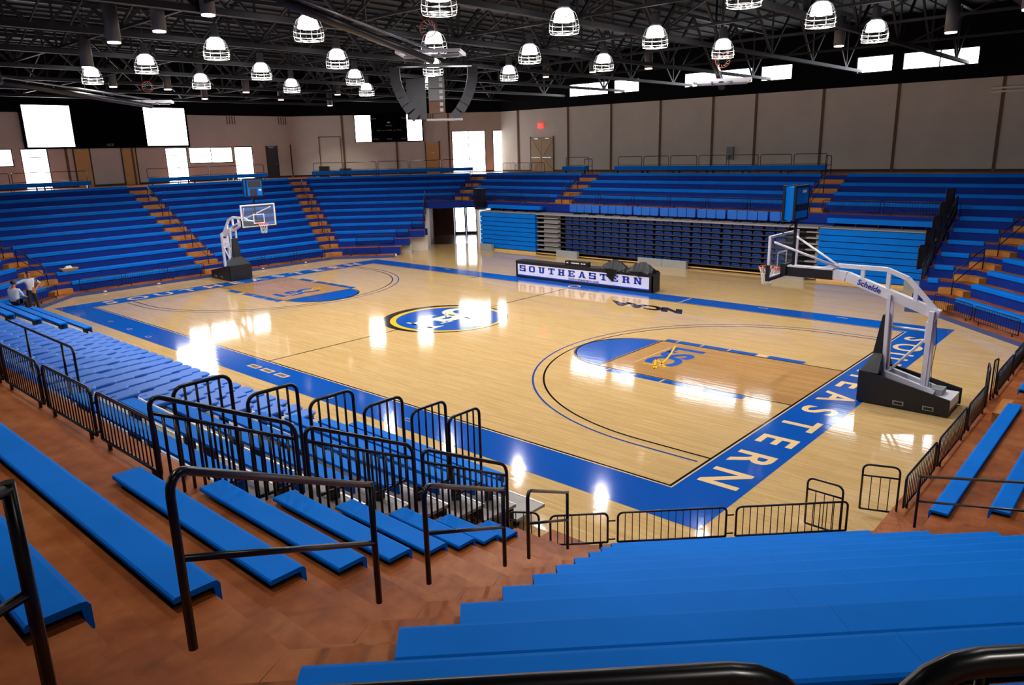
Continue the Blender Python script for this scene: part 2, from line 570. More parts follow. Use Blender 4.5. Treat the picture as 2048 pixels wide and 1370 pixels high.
# --- terraces: every step of every side is a piece of its own
terr_names = ['terrace_right', 'terrace_far_right', 'terrace_far', 'terrace_far_left', 'terrace_left', 'terrace_near_left', 'terrace_near', 'terrace_near_right']
TER = [thing(n, (0, 0, 0), kind='structure') for n in terr_names]
def step_piece(i, j, s0=None, s1=None, drop=None):
    a, b = s_nose(i, j)
    c, d = s_nose(i, j + 1)
    a = a if s0 is None else s0; c = c if s0 is None else s0
    b = b if s1 is None else s1; d = d if s1 is None else s1
    z1 = tread(j)
    z0 = 0 if j == 0 else tread(j - 1) - .02
    if drop is not None:
        z0 = drop
    poly = [P2(i, nose(i, j), a), P2(i, nose(i, j), b), P2(i, nose(i, j + 1) + .02, d), P2(i, nose(i, j + 1) + .02, c)]
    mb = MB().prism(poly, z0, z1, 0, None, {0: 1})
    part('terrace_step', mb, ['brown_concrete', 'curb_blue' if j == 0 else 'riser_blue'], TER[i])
PW0, PW1 = 1.95, -1.65          # tunnel walls on the far-left side (s)
for j in range(0, 11):
    for i in (0, 1, 4, 5, 7):
        step_piece(i, j)
    if j >= 7:
        for i in (2, 3, 6):
            step_piece(i, j, drop=(2.55 if j == 7 else None))
    else:
        step_piece(6, j, None, None) if False else None
        # corner bits of the long sides
        a, b = s_nose(6, j); step_piece(6, j, 13.85, None)              # near right
        step_piece(6, j, None, -13.6)                                       # near left
        step_piece(2, j, None, -13.45)                                      # far right
        smin = [3.75, 3.4, 2.85, PW0, PW0, PW0, PW0][j]
        step_piece(3, j, smin, None)
# blue wall under the raised side decks
for i in (2, 6):
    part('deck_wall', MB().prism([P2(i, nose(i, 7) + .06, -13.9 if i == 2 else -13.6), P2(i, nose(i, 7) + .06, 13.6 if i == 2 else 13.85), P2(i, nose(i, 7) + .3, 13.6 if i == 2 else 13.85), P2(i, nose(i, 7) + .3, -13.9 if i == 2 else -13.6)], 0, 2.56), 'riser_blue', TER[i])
# concourse and its floor slab
mb = MB()
for i in range(8):
    mb.prism([V(i - 1, 11), V(i, 11), corner(i, WALL), corner(i - 1, WALL)], CONC - .5, CONC, 0, None, {0: 1})
part('concourse_slab', mb, ['brown_concrete', 'riser_blue'], floor)

# half steps in the aisles
def half_step(i, j, s0, s1):
    off = nose(i, j + 1)
    mb = MB().prism([P2(i, off - .3, s0), P2(i, off - .3, s1), P2(i, off - .005, s1), P2(i, off - .005, s0)], tread(j), tread(j) + .205)
    part('aisle_half_step', mb, 'lit_brown_concrete', TER[i])
def mitre_half_step(i, j, wa, wb):
    offs = [nose(k, j + 1) for k in range(8)]
    inn = [o - .3 for o in offs]
    out = [o - .005 for o in offs]
    sa = srange(i, offs)[1]
    sb = srange(i + 1, offs)[0]
    poly = [P2(i, inn[i % 8], sa - wa), corner(i, inn), P2(i + 1, inn[(i + 1) % 8], sb + wb), P2(i + 1, out[(i + 1) % 8], sb + wb), corner(i, out), P2(i, out[i % 8], sa - wa)]
    part('aisle_half_step', MB().prism(poly, tread(j), tread(j) + .205), 'brown_concrete' if i in (6, 7) else 'lit_brown_concrete', TER[i % 8])
AW = .62
for j in range(0, 11):
    half_step(4, j, -AW, AW); half_step(0, j, -AW, AW)
    for i in (0, 3, 4, 7):
        mitre_half_step(i, j, .66, .66)
    if j >= 7:
        mitre_half_step(2, j, .66, .66)
        half_step(2, j, 7.25, 8.5); half_step(2, j, -7.85, -6.65)
    mitre_half_step(6, j, .7, .55)
    mitre_half_step(1, j, .66, .66)

# --- tunnel in the far-left corner
tun = thing('wall_tunnel', (0, 0, 0), kind='structure')
def wallslab(i, s0, s1, o0, o1, z0, z1, m, name, parent, ztop=None):
    poly = [P2(i, o0, s0), P2(i, o0, s1), P2(i, o1, s1), P2(i, o1, s0)]
    mb = MB()
    if ztop is None:
        mb.prism(poly, z0, z1)
    else:
        vs = [(x, y, z0) for x, y in poly] + [(poly[0][0], poly[0][1], z1), (poly[1][0], poly[1][1], z1), (poly[2][0], poly[2][1], ztop), (poly[3][0], poly[3][1], ztop)]
        mb.add(vs, [(3, 2, 1, 0), (4, 5, 6, 7), (0, 1, 5, 4), (1, 2, 6, 5), (2, 3, 7, 6), (3, 0, 4, 7)])
    return part(name, mb, m, parent)
wallslab(3, PW0 - .16, PW0, 21.2, 24.2, 0, 1.35, 'plaster_white', 'tunnel_side_wall', tun, 2.85)
wallslab(3, PW0 - .14, PW0, 24.2, 30.2, 0, 2.5, 'brick_brown', 'tunnel_side_wall', tun)
wallslab(3, PW1, PW1 + .14, 20.6, 30.2, 0, 2.5, 'plaster_white', 'tunnel_side_wall', tun)
wallslab(3, PW1 + .14, PW1 + .16, 24.4, 30.2, 0, 2.5, 'brick_brown', 'tunnel_brick_lining', tun)
wallslab(3, .25, PW0, 30.0, 30.2, 0, 2.5, 'brick_brown', 'tunnel_back_wall', tun)
wallslab(3, PW1, PW0, 23.9, 30.2, .002, .006, 'tile_dark', 'tunnel_floor', tun)
wallslab(3, PW1 - 4, PW0, 24.35, 30.2, 2.5, 2.56, 'black_wall', 'tunnel_soffit', tun)
wallslab(3, PW1 - 2.5, PW0, nose(3, 7) - .06, nose(3, 7) - .01, 2.5, tread(7) - .05, 'riser_blue', 'tunnel_fascia', tun)
# stepped parapets beside the tunnel
for (s0, s1, o0, o1, z1) in ((3.72, 6.3, 19.35, 19.6, .62), (2.87, 3.78, 20.1, 20.4, .98), (PW0 - .16, 2.9, 21.0, 21.3, 1.4)):
    wallslab(3, s0, s1, o0, o1, max(0, z1 - .42), z1, 'riser_blue', 'parapet_panel', tun)
    if z1 > .7:
        wallslab(3, s0, s1, o0 + .02, o1, 0, z1 - .42, 'plaster_white', 'parapet_base', tun)
# glass doors at the end of the tunnel
dr = thing('door_1', (0, 0, 0), kind='structure')
for s0, s1 in ((-.66, .2), (-1.52, -.70)):
    mb = MB()
    for a, b, z0, z1 in ((s0, s0 + .09, 0, 2.3), (s1 - .09, s1, 0, 2.3), (s0 + .09, s1 - .09, 0, .22), (s0 + .09, s1 - .09, 2.2, 2.3)):
        mb.prism([P2(3, 29.95, a), P2(3, 29.95, b), P2(3, 30.02, b), P2(3, 30.02, a)], z0, z1)
    leaf = part('door_leaf', mb, 'black_metal', dr)
    wallslab(3, s0 + .09, s1 - .09, 29.98, 30.0, .22, 2.2, 'daylight_pane', 'pane', leaf)
    wallslab(3, s0 + .05, s1 - .05, 29.88, 29.93, 1.0, 1.05, 'black_metal', 'push_bar', leaf)
wallslab(3, PW1, .28, 29.96, 30.06, 2.3, 2.5, 'frame_brown', 'door_head', dr)

# --- walls
wall_names = ['wall_right', 'wall_far_right', 'wall_far', 'wall_far_left', 'wall_left', 'wall_near_left', 'wall_near', 'wall_near_right']
WT, RT = 9.15, 12.6
WALLS = []
def wall_with_holes(i, z0, z1, holes, m, name, parent, thick=.3):
    """panel wall as boxes around rectangular openings (s0,s1,za,zb)"""
    s0, s1 = srange(i, WALL)
    xs = sorted({s0, s1} | {h[0] for h in holes} | {h[1] for h in holes})
    mb = MB()
    for a, b in zip(xs[:-1], xs[1:]):
        mid = (a + b) / 2
        hs = sorted([(max(h[2], z0), min(h[3], z1)) for h in holes if h[0] < mid < h[1] and h[3] > z0 and h[2] < z1])
        z = z0
        for ha, hb in hs + [(z1, z1)]:
            if ha > z + 1e-4:
                mb.prism([P2(i, WALL[i], a), P2(i, WALL[i], b), P2(i, WALL[i] + thick, b), P2(i, WALL[i] + thick, a)], z, ha)
            z = max(z, hb)
    return part(name, mb, m, parent)
# openings: (side, s0, s1, z0, z1, kind)
def sx(i, x, y):
    return x * TAN[i].x + y * TAN[i].y
OPEN = {i: [] for i in range(8)}
WIN = []
for a, b, z0, z1 in ((4.9, 6.9, 6.0, 7.05), (3.0, 4.5, CONC, 7.05), (-5.75, -4.2, CONC, 6.98), (-9.15, -5.85, 5.85, 6.98), (-10.75, -9.25, CONC, 6.98)):
    OPEN[4].append((a, b, z0, z1)); WIN.append((4, a, b, z0, z1))
s_fl = lambda x, y: -(x + y) / SQ
for (xa, ya), (xb, yb) in (((-23.1, 22.8), (-21.25, 24.7)), ((-20.85, 25.1), (-20.2, 25.78))):
    a, b = sorted((s_fl(xa, ya), s_fl(xb, yb)))
    OPEN[3].append((a, b, CONC, 7.8)); WIN.append((3, a, b, CONC, 7.8))
CLER = [(-13.65, -10.25), (-9.8, -7.75), (-4.4, .2), (.68, 2.6), (6.12, 8.0), (8.45, 12.0)]
for xa, xb in CLER:
    OPEN[2].append((-xb, -xa, 9.8, 10.7)); WIN.append((2, -xb, -xa, 9.8, 10.7))
for xa, xb in CLER:
    OPEN[6].append((xa, xb, 9.8, 10.7)); WIN.append((6, xa, xb, 9.8, 10.7))
for i in range(8):
    wo = thing(wall_names[i], (0, 0, 0), kind='structure')
    WALLS.append(wo)
    wall_with_holes(i, CONC - .5, WT, OPEN[i], 'wall_beige', 'wall_face', wo)
    wall_with_holes(i, WT, RT, OPEN[i], 'black_wall', 'upper_wall_band', wo)
    # pilaster joints
    s0, s1 = srange(i, WALL)
    if i == 2:
        js = [-x for x in (-18.6, -13.75, -9.97, -6.06, -2.29, .53, 4.5, 8.44, 13.2)]
    else:
        n = max(2, round((s1 - s0) / 4.2))
        js = [s0 + (s1 - s0) * k / n for k in range(1, n)]
    for s in js:
        if any(h[0] - .1 < s < h[1] + .1 for h in OPEN[i]) and i != 2:
            continue
        mb = MB().prism([P2(i, WALL[i] - .05, s - .07), P2(i, WALL[i] - .05, s + .07), P2(i, WALL[i] + .01, s + .07), P2(i, WALL[i] + .01, s - .07)], CONC, WT)
        part('wall_joint', mb, 'wall_joint', wo)
    bb = MB()
    segs = [(s0 + .1, s1 - .1)]
    for h in OPEN[i]:
        if h[2] <= CONC + .01:
            segs = [q for a, b in segs for q in ((a, min(b, h[0])), (max(a, h[1]), b)) if q[1] - q[0] > .05]
    for a, b in segs:
        bb.prism([P2(i, WALL[i] - .02, a), P2(i, WALL[i] - .02, b), P2(i, WALL[i], b), P2(i, WALL[i], a)], CONC, CONC + .12)
    part('wall_skirting', bb, 'frame_brown', wo)
wn = 0
for (i, a, b, z0, z1) in WIN:
    wn += 1
    wo = thing('window_%d' % wn, (*P2(i, WALL[i], (a + b) / 2), z0), kind='structure')
    fm = 'black_metal' if z0 > 9 else 'frame_brown'
    mb = MB()
    fr = .06
    for s0, s1, za, zb in ((a, a + fr, z0, z1), (b - fr, b, z0, z1), (a + fr, b - fr, z0, z0 + fr), (a + fr, b - fr, z1 - fr, z1)):
        mb.prism([P2(i, WALL[i] + .02, s0), P2(i, WALL[i] + .02, s1), P2(i, WALL[i] + .12, s1), P2(i, WALL[i] + .12, s0)], za, zb)
    part('window_frame', mb, fm, wo)
    nv = 2 if (b - a) > 2.2 else 1
    rows = [z0 + fr, z1 - fr] if (z1 - z0) < 2 else [z0 + fr, z0 + 1.0, z1 - .55, z1 - fr]
    for k in range(nv):
        p0, p1 = a + fr + (b - a - 2 * fr) * k / nv, a + fr + (b - a - 2 * fr) * (k + 1) / nv
        if k:
            wallslab(i, p0 - .03, p0 + .03, WALL[i] + .03, WALL[i] + .11, z0 + fr, z1 - fr, fm, 'mullion', wo)
        for za, zb in zip(rows[:-1], rows[1:]):
            if za > rows[0]:
                wallslab(i, p0, p1, WALL[i] + .03, WALL[i] + .11, za - .025, za + .025, fm, 'transom', wo)
            wallslab(i, p0 + .01, p1 - .01, WALL[i] + .06, WALL[i] + .075, za + .01, zb - .01, 'daylight_pane', 'pane', wo)
# doors on the concourse
def flat_door(n, i, s0, s1, z1, m, lab_leafs=1, rails=False, sign=False, opened=False):
    d = thing('door_%d' % n, (*P2(i, WALL[i], (s0 + s1) / 2), CONC), kind='structure')
    wallslab(i, s0 - .07, s0, WALL[i] - .05, WALL[i], CONC, z1 + .07, 'frame_brown', 'door_jamb', d)
    wallslab(i, s1, s1 + .07, WALL[i] - .05, WALL[i], CONC, z1 + .07, 'frame_brown', 'door_jamb', d)
    for k in range(lab_leafs):
        a, b = s0 + (s1 - s0) * k / lab_leafs, s0 + (s1 - s0) * (k + 1) / lab_leafs
        lf = wallslab(i, a + .01, b - .01, WALL[i] - .045, WALL[i] - .005, CONC + .01, z1, m, 'door_leaf', d)
        if rails:
            wallslab(i, a + .08, b - .08, WALL[i] - .12, WALL[i] - .045, CONC + .98, CONC + 1.05, 'steel', 'push_bar', lf)
            p, q = P2(i, WALL[i] - .055, a + .03), P2(i, WALL[i] - .055, b - .03)
            for zz0, zz1 in ((CONC + .05, CONC + .95), (z1 - .1, CONC + 1.1)):
                pp, qq = (p, q) if k == 0 else (q, p)
                part('brace_rail', MB().beam((*pp, zz0), (*qq, zz1), .02, .06), 'door_tan', lf)
        else:
            wallslab(i, a + .08, a + .16, WALL[i] - .1, WALL[i] - .045, CONC + .98, CONC + 1.06, 'steel', 'handle', lf)
        wallslab(i, a + .3, a + .7, WALL[i] - .1, WALL[i] - .045, z1 - .12, z1 - .05, 'steel', 'door_closer', lf)
        if sign:
            wallslab(i, a + .35, a + .6, WALL[i] - .06, WALL[i] - .045, CONC + 1.5, CONC + 1.62, 'white_plastic', 'door_sign', lf)
flat_door(2, 4, -14.95, -14.0, 7.0, 'door_tan', sign=True)
flat_door(3, 4, -12.75, -11.9, 6.95, 'screen_grey')
flat_door(4, 4, .65, 1.55, 7.0, 'door_tan')
flat_door(5, 4, -2.2, -1.35, 7.0, 'door_tan')
flat_door(6, 3, s_fl(-23.85, 22.1), s_fl(-24.6, 21.4), 7.0, 'door_tan', sign=True)
flat_door(7, 2, 15.15, 17.3, 7.1, 'door_beige', 2, rails=True)
# blank framed hatch in the far-left wall
mb = MB()
a, b = s_fl(-30.4, 15.5), s_fl(-29.2, 16.7)
a, b = sorted((a, b))
for s0, s1, z0, z1 in ((a, a + .05, CONC, 7.6), (b - .05, b, CONC, 7.6), (a, b, 7.55, 7.6)):
    mb.prism([P2(3, 32.45, s0), P2(3, 32.45, s1), P2(3, 32.5, s1), P2(3, 32.5, s0)], z0, z1)
part('hatch_trim', mb, 'wall_joint', WALLS[3])

# --- roof deck and trusses
ceil = thing('ceiling', (0, 0, RT), kind='structure')
mb = MB().prism([corner(i, [x + .3 for x in WALL]) for i in range(8)], RT, RT + .25)
part('roof_deck', mb, 'roof_dark', ceil)
for k in range(60):
    x = -31.5 + k * 1.07
    lim = 25.4 - max(0, abs(x) - 20.3)
    part('deck_rib', MB().box((x - .12, -lim, RT - .07), (x + .12, lim, RT)), 'roof_dark', ceil)
tr_x = [11.5 - 5.1 * k for k in range(-4, 9)]
for x in tr_x:
    if abs(x) > 31:
        continue
    lim = 25.5 - max(0, abs(x) - 20.3)
    t = props(thing('trim_truss', (x, 0, 10), kind='structure'))
    part('bottom_chord', MB().box((x - .09, -lim, 9.85), (x + .09, lim, 10.0)), 'truss_grey', t)
    part('top_chord', MB().box((x - .09, -lim, 12.3), (x + .09, lim, 12.45)), 'truss_grey', t)
    n = int(2 * lim / 2.3)
    for k in range(n):
        y0, y1 = -lim + 2 * lim * k / n, -lim + 2 * lim * (k + 1) / n
        zz = (9.95, 12.35) if k % 2 else (12.35, 9.95)
        part('web_member', MB().beam((x, y0, zz[0]), (x, y1, zz[1]), .08, .1), 'truss_grey', t)
        if k % 2:
            part('web_member', MB().beam((x, y0, 9.95), (x, y0, 12.35), .06, .07), 'truss_grey', t)
for y in (-15.5, -9.2, -4.6, 0, 4.6, 9.2, 15.5):
    t = thing('trim_bridging', (0, y, 11), kind='structure')
    lim = 31 if abs(y) < 13 else 31 - (abs(y) - 13)
    part('bridging_bar', MB().box((-lim, y - .05, 10.02), (lim, y + .05, 10.1)), 'truss_grey', t)
    for a, b in zip(tr_x[1:], tr_x[:-1]):
        if max(abs(a), abs(b)) < lim:
            part('bridging_brace', MB().beam((a, y, 10.05), (b, y, 12.3), .05, .06), 'truss_grey', t)
# ------------------------------------------------------------------ fixed benches
def bench(i, k, s0, s1, label, group, seg=2.4):
    off, zt = front(i, k), .64 + RIS * k
    s0, s1 = min(s0, s1), max(s0, s1)
    c = P2(i, off + .13, (s0 + s1) / 2)
    root = thing('bench', (c[0], c[1], zt - .082), label, 'bench', group)
    n = max(1, round((s1 - s0) / seg))
    prof = [(-.012, -.155), (-.012, -.03), (.004, -.006), (.03, 0), (.25, 0), (.262, -.012), (.262, -.036), (.03, -.036), (.018, -.155)]
    for q in range(n):
        a = s0 + (s1 - s0) * q / n + (.0006 if q else 0)
        b = s0 + (s1 - s0) * (q + 1) / n - (.0006 if q < n - 1 else 0)
        A = [(*P2(i, off + u, a), zt + z) for u, z in prof]
        B = [(*P2(i, off + u, b), zt + z) for u, z in prof]
        part('seat_plank', MB().hull(B, A), 'bench_blue', root)
    for s in (s0 + .12, (s0 + s1) / 2, s1 - .12):
        part('bracket', MB().prism([P2(i, off + .05, s - .03), P2(i, off + .05, s + .03), P2(i, off + .22, s + .03), P2(i, off + .22, s - .03)], zt - .08, zt - .036), 'black_metal', root)
    return root
def ends(i, k, wl, wr):
    a, b = s_nose(i, k + 1)
    return a + wl, b - wr
G = {'L1': 'benches of the end stand below the video board, half beside the two men',
     'L2': 'benches of the end stand below the video board, half beside the tunnel'}
for k in range(0, 11):
    a, b = ends(4, k, .75, .75)
    bench(4, k, .62, b, 'blue bench, %s row of end stand under video board, half near the two men' % ORD[k], G['L1'])
    bench(4, k, a, -.62, 'blue bench, %s row of end stand under video board, half near the tunnel' % ORD[k], G['L2'])
    # corner stand left of the tunnel
    a, b = ends(3, k, .7, .7)
    if k < 7:
        if k > 0:
            bench(3, k, [4.7, 3.8, 2.95, 2.1, 2.1, 2.1, 2.1][k], b, 'blue bench, %s row of the corner stand beside the tunnel mouth' % ORD[k], 'benches of the corner stand beside the tunnel')
    else:
        bench(3, k, a, b, 'blue bench, %s row, running above the tunnel mouth below the scoreboard' % ORD[k], 'benches of the corner stand beside the tunnel')
    # near-left corner, seen past the two men
    a, b = ends(5, k, .75, .7)
    if k < 6:
        bench(5, k, a, b, 'blue bench, %s row of the corner stand behind the two men' % ORD[k], 'benches of the corner stand behind the two men')
    # end stand behind the portable hoop with the maker name boom
    a, b = ends(0, k, .75, .75)
    bench(0, k, a, -.62, 'blue bench, %s row of the end stand without video board, half near open gates' % ORD[k], 'benches of the other end stand')
    bench(0, k, .62, b, 'blue bench, %s row of the end stand without video board, half away from gates' % ORD[k], 'benches of the other end stand')
    # far right corner
    a, b = ends(1, k, .7, .7)
    bench(1, k, a, b, 'blue bench, %s row of the corner stand under the last high window' % ORD[k], 'benches of the far corner stand')
    # long side under the high windows
    a, b = ends(2, k, .75, .75)
    if k >= 7:
        bench(2, k, -6.6, 7.2, 'blue bench, %s row, under the high windows between both aisles' % ORD[k], 'benches of the side stand under the high windows')
        bench(2, k, 8.55, b, 'blue bench, %s row of the side stand in front of the double doors' % ORD[k], 'benches of the side stand under the high windows')
        bench(2, k, a, -7.9, 'blue bench, %s row of the side stand beside the black sloping rail' % ORD[k], 'benches of the side stand under the high windows')
    elif k >= 1:
        bench(2, k, a, -13.74, 'short blue bench, %s row, between black sloping rail and corner aisle' % ORD[k], 'short benches beside the black sloping rail')
    # near side
    a, b = ends(6, k, .75, .78)
    if k >= 8:
        bench(6, k, 6.0, b, 'long blue bench, %s row, behind the baluster fence of the open bleacher' % ORD[k], 'benches of the near side stand')
    elif k >= 1:
        bench(6, k, 14.0, b, 'short blue bench, %s row, between the stepped black guard and the aisle handrails' % ORD[k], 'short benches beside the stepped guard')
    # corner right in front of the viewer
    a, b = ends(7, k, .57, .75)
    bench(7, k, a, b, 'wide blue bench, %s row of the corner stand above the low court gates' % ORD[k], 'benches of the foreground corner stand')

# benches standing on legs at the front edge of the concourse
def leg_bench(i, s0, s1, label):
    off = front(i, 11) + .25
    zt = CONC + .47
    c = P2(i, off + .12, (s0 + s1) / 2)
    r = thing('concourse_bench', (c[0], c[1], CONC), label, 'bench', 'benches on legs along the concourse')
    n = max(1, round((s1 - s0) / 2.4))
    for q in range(n):
        a, b = s0 + (s1 - s0) * q / n + .002, s0 + (s1 - s0) * (q + 1) / n - .002
        poly = [P2(i, off, a), P2(i, off, b), P2(i, off + .26, b), P2(i, off + .26, a)]
        part('seat_plank', MB().prism(poly, zt - .24, zt), 'bench_blue', r)
        for s in (a + .2, b - .2):
            poly = [P2(i, off + .05, s - .02), P2(i, off + .05, s + .02), P2(i, off + .2, s + .02), P2(i, off + .2, s - .02)]
            part('leg', MB().prism(poly, CONC, zt - .24), 'black_metal', r)
a, b = s_nose(4, 12)
leg_bench(4, 2.2, b - 1.2, 'blue bench on black legs, under the video board, near the two men')
leg_bench(4, a + 2.0, -1.2, 'blue bench on black legs below the three white window bays')
a, b = s_nose(3, 12)
leg_bench(3, a + .8, b - 1.2, 'blue bench on black legs below the scoreboard with two white panels')
leg_bench(2, -6.4, 6.8, 'long blue bench on black legs along the concourse under high windows')
leg_bench(2, 9.0, 11.0, 'short blue bench on black legs beside the beige double doors')

# ------------------------------------------------------------------ closed telescopic stand on the far side
YF = 15.8
def board_bank(x0, x1, label):
    r = thing('closed_bleacher_bank', ((x0 + x1) / 2, YF + .5, 0), label, 'bleacher', 'closed telescopic bleacher banks')
    part('frame_box', MB().box((x0 + .05, YF + .1, .12), (x1 - .05, YF + 1.0, 2.40)), 'dark_deck', r)
    for q in range(8):
        z = .17 + q * .283
        part('seat_board', MB().box((x0, YF - .02 * (q % 2), z), (x1, YF + .3, z + .245)), 'bench_blue', r)
    part('top_deck', MB().box((x0, YF + .02, 2.42), (x1, YF + 1.1, 2.46)), 'grey_deck', r)
    part('kick_board', MB().box((x0, YF + .02, .0), (x1, YF + .08, .12)), 'door_tan', r)
    b = thing('bleacher_top_bench', ((x0 + x1) / 2, YF + .8, 2.46), 'blue bench on top of the ' + label, 'bench', 'benches on top of the closed banks')
    part('seat_plank', MB().box((x0 + .1, YF + .62, 2.62), (x1 - .1, YF + .9, 2.84)), 'bench_blue', b)
    for q in range(5):
        x = x0 + .4 + (x1 - x0 - .8) * q / 4
        part('leg', MB().box((x - .03, YF + .66, 2.464), (x + .03, YF + .86, 2.62)), 'black_metal', b)
    return r
board_bank(-13.4, -8.75, 'closed bank of blue boards beside the tunnel mouth')
board_bank(8.35, 13.0, 'closed bank of blue boards beside the black sloping rail')
st = thing('closed_seat_stack', (0, YF + .6, 0), 'closed telescopic stand with stacked dark decks and folded chairs', 'bleacher', 'closed telescopic bleacher banks')
part('frame_box', MB().box((-8.7, YF + .55, .1), (8.3, YF + 1.05, 2.38)), 'black_plastic', st)
for q in range(8):
    z = .26 + q * .275
    part('deck_edge', MB().box((-7.0, YF + .02, z), (7.7, YF + .6, z + .05)), 'dark_deck', st)
    for xa, xb in ((-8.7, -7.02), (7.72, 8.3)):
        part('aisle_deck_edge', MB().box((xa, YF + .08 + .02 * (q % 2), z), (xb, YF + .6, z + .06)), 'grey_deck', st)
        part('aisle_riser', MB().box((xa + .4, YF + .3, z + .06), (xb, YF + .34, z + .2)), 'grey_panel', st)
part('top_deck', MB().box((-8.7, YF - .02, 2.40), (8.3, YF + 1.1, 2.47)), 'grey_deck', st)
part('kick_board', MB().box((-8.7, YF + .03, 0), (8.3, YF + .09, .11)), 'door_tan', st)
part('bottom_rail', MB().box((-8.7, YF - .01, .02), (8.3, YF + .03, .06)), 'black_metal', st)
# motor covers: grey boards leaning at the foot
for x0, x1, lab in ((-13.2, -12.2, 'grey board at the foot of the blue boards beside the tunnel'), (-6.9, -5.35, 'single grey board at the foot of the stacked chairs'), (-1.2, .3, 'grey board joined to another one, behind the scorer table, tunnel side'),
                    (.32, 1.75, 'grey board joined to another one, behind the black tarpaulins'), (6.4, 7.9, 'grey board at the stack foot, behind the hoop net'), (12.2, 12.95, 'small grey board at the foot of the black sloping rail')):
    mb = MB().box((x0, YF - .3, .0), (x1, YF - .26, .42)).box((x0, YF - .26, .0), (x0 + .04, YF - .08, .40)).box((x1 - .04, YF - .26, 0), (x1, YF - .08, .40))
    solo('motor_cover', mb, 'grey_panel', ((x0 + x1) / 2, YF - .2, 0), lab, 'panel', 'grey motor covers of the closed stand')

# --- chairs
CH_X = []
x = -6.55
for g in (4, 4, 3, 4, 3, 4, 2):
    for q in range(g):
        CH_X.append(x + .26); x += .535
    x += .08
# upright folded chair on the top deck
def slab_round(w, h, t, r, n=4):
    """rounded rectangle in xz, thickness along y"""
    P = []
    for cx, cz, a0 in ((w / 2 - r, h - r, 0), (-w / 2 + r, h - r, 90), (-w / 2 + r, r, 180), (w / 2 - r, r, 270)):
        for q in range(n + 1):
            a = math.radians(a0 + 90 * q / n)
            P.append((cx + r * math.cos(a), cz + r * math.sin(a)))
    return [(x, -t / 2, z) for x, z in P], [(x, t / 2, z) for x, z in P]
def simple(name, mb, m):
    return mb.mesh(name, [m])
A, B = slab_round(.5, .44, .05, .05)
me_back = simple('chair_back', MB().hull(B, A), 'chair_blue')
A2, B2 = slab_round(.46, .4, .05, .05)
me_seat = simple('chair_seat', MB().hull(B2, A2), 'chair_blue')
me_foot = simple('chair_foot', MB().box((-.05, -.12, 0), (.05, .16, .05)).box((-.03, -.02, .05), (.03, .02, .16)), 'black_metal')
for q, x in enumerate(CH_X):
    c = thing('folding_chair', (x, YF + .62, 2.474), 'upright blue chair on the closed stand top deck, %s from the tunnel' % NUM[q], 'chair', 'row of upright chairs on the closed stand')
    inst('backrest', me_back, c, (0, 0, .13))
    inst('seat', me_seat, c, (0, .07, .14))
    inst('foot', me_foot, c, ((-.12 if q % 2 else .12), .02, 0))
    inst('hinge_bar', simple('hinge_bar', MB().box((-.25, -.02, .1), (.25, .1, .14)), 'black_metal') if q == 0 else bpy.data.meshes['hinge_bar'], c, (0, 0, 0))
# stacked chairs: the curved blue seat edge and dark back of each folded chair
me_sb = simple('folded_seat', MB().hull([(-.235, 0, .0), (.235, 0, 0), (.235, 0, .1), (.12, -.03, .12), (-.12, -.03, .12), (-.235, 0, .1)],
                                        [(-.235, .36, .0), (.235, .36, 0), (.235, .36, .1), (.12, .36, .12), (-.12, .36, .12), (-.235, .36, .1)]), 'chair_dark')
me_sl = simple('folded_lip', MB().hull([(-.22, -.05, .115), (.22, -.05, .115), (.14, -.075, .15), (-.14, -.075, .15)], [(-.22, .1, .115), (.22, .1, .115), (.14, .1, .15), (-.14, .1, .15)]), 'chair_blue')
for q in range(8):
    z = .26 + q * .275 + .05
    for n_, x in enumerate(CH_X):
        c = thing('stacked_chair', (x, YF + .16, z + .004), 'dark blue folded chair in closed stack, %s deck up, %s from tunnel' % (ORD[q], NUM[n_]), 'chair', 'chairs folded in the closed stand')
        inst('seat', me_sb, c, (0, 0, 0))
        inst('backrest', me_sl, c, (0, 0, 0))

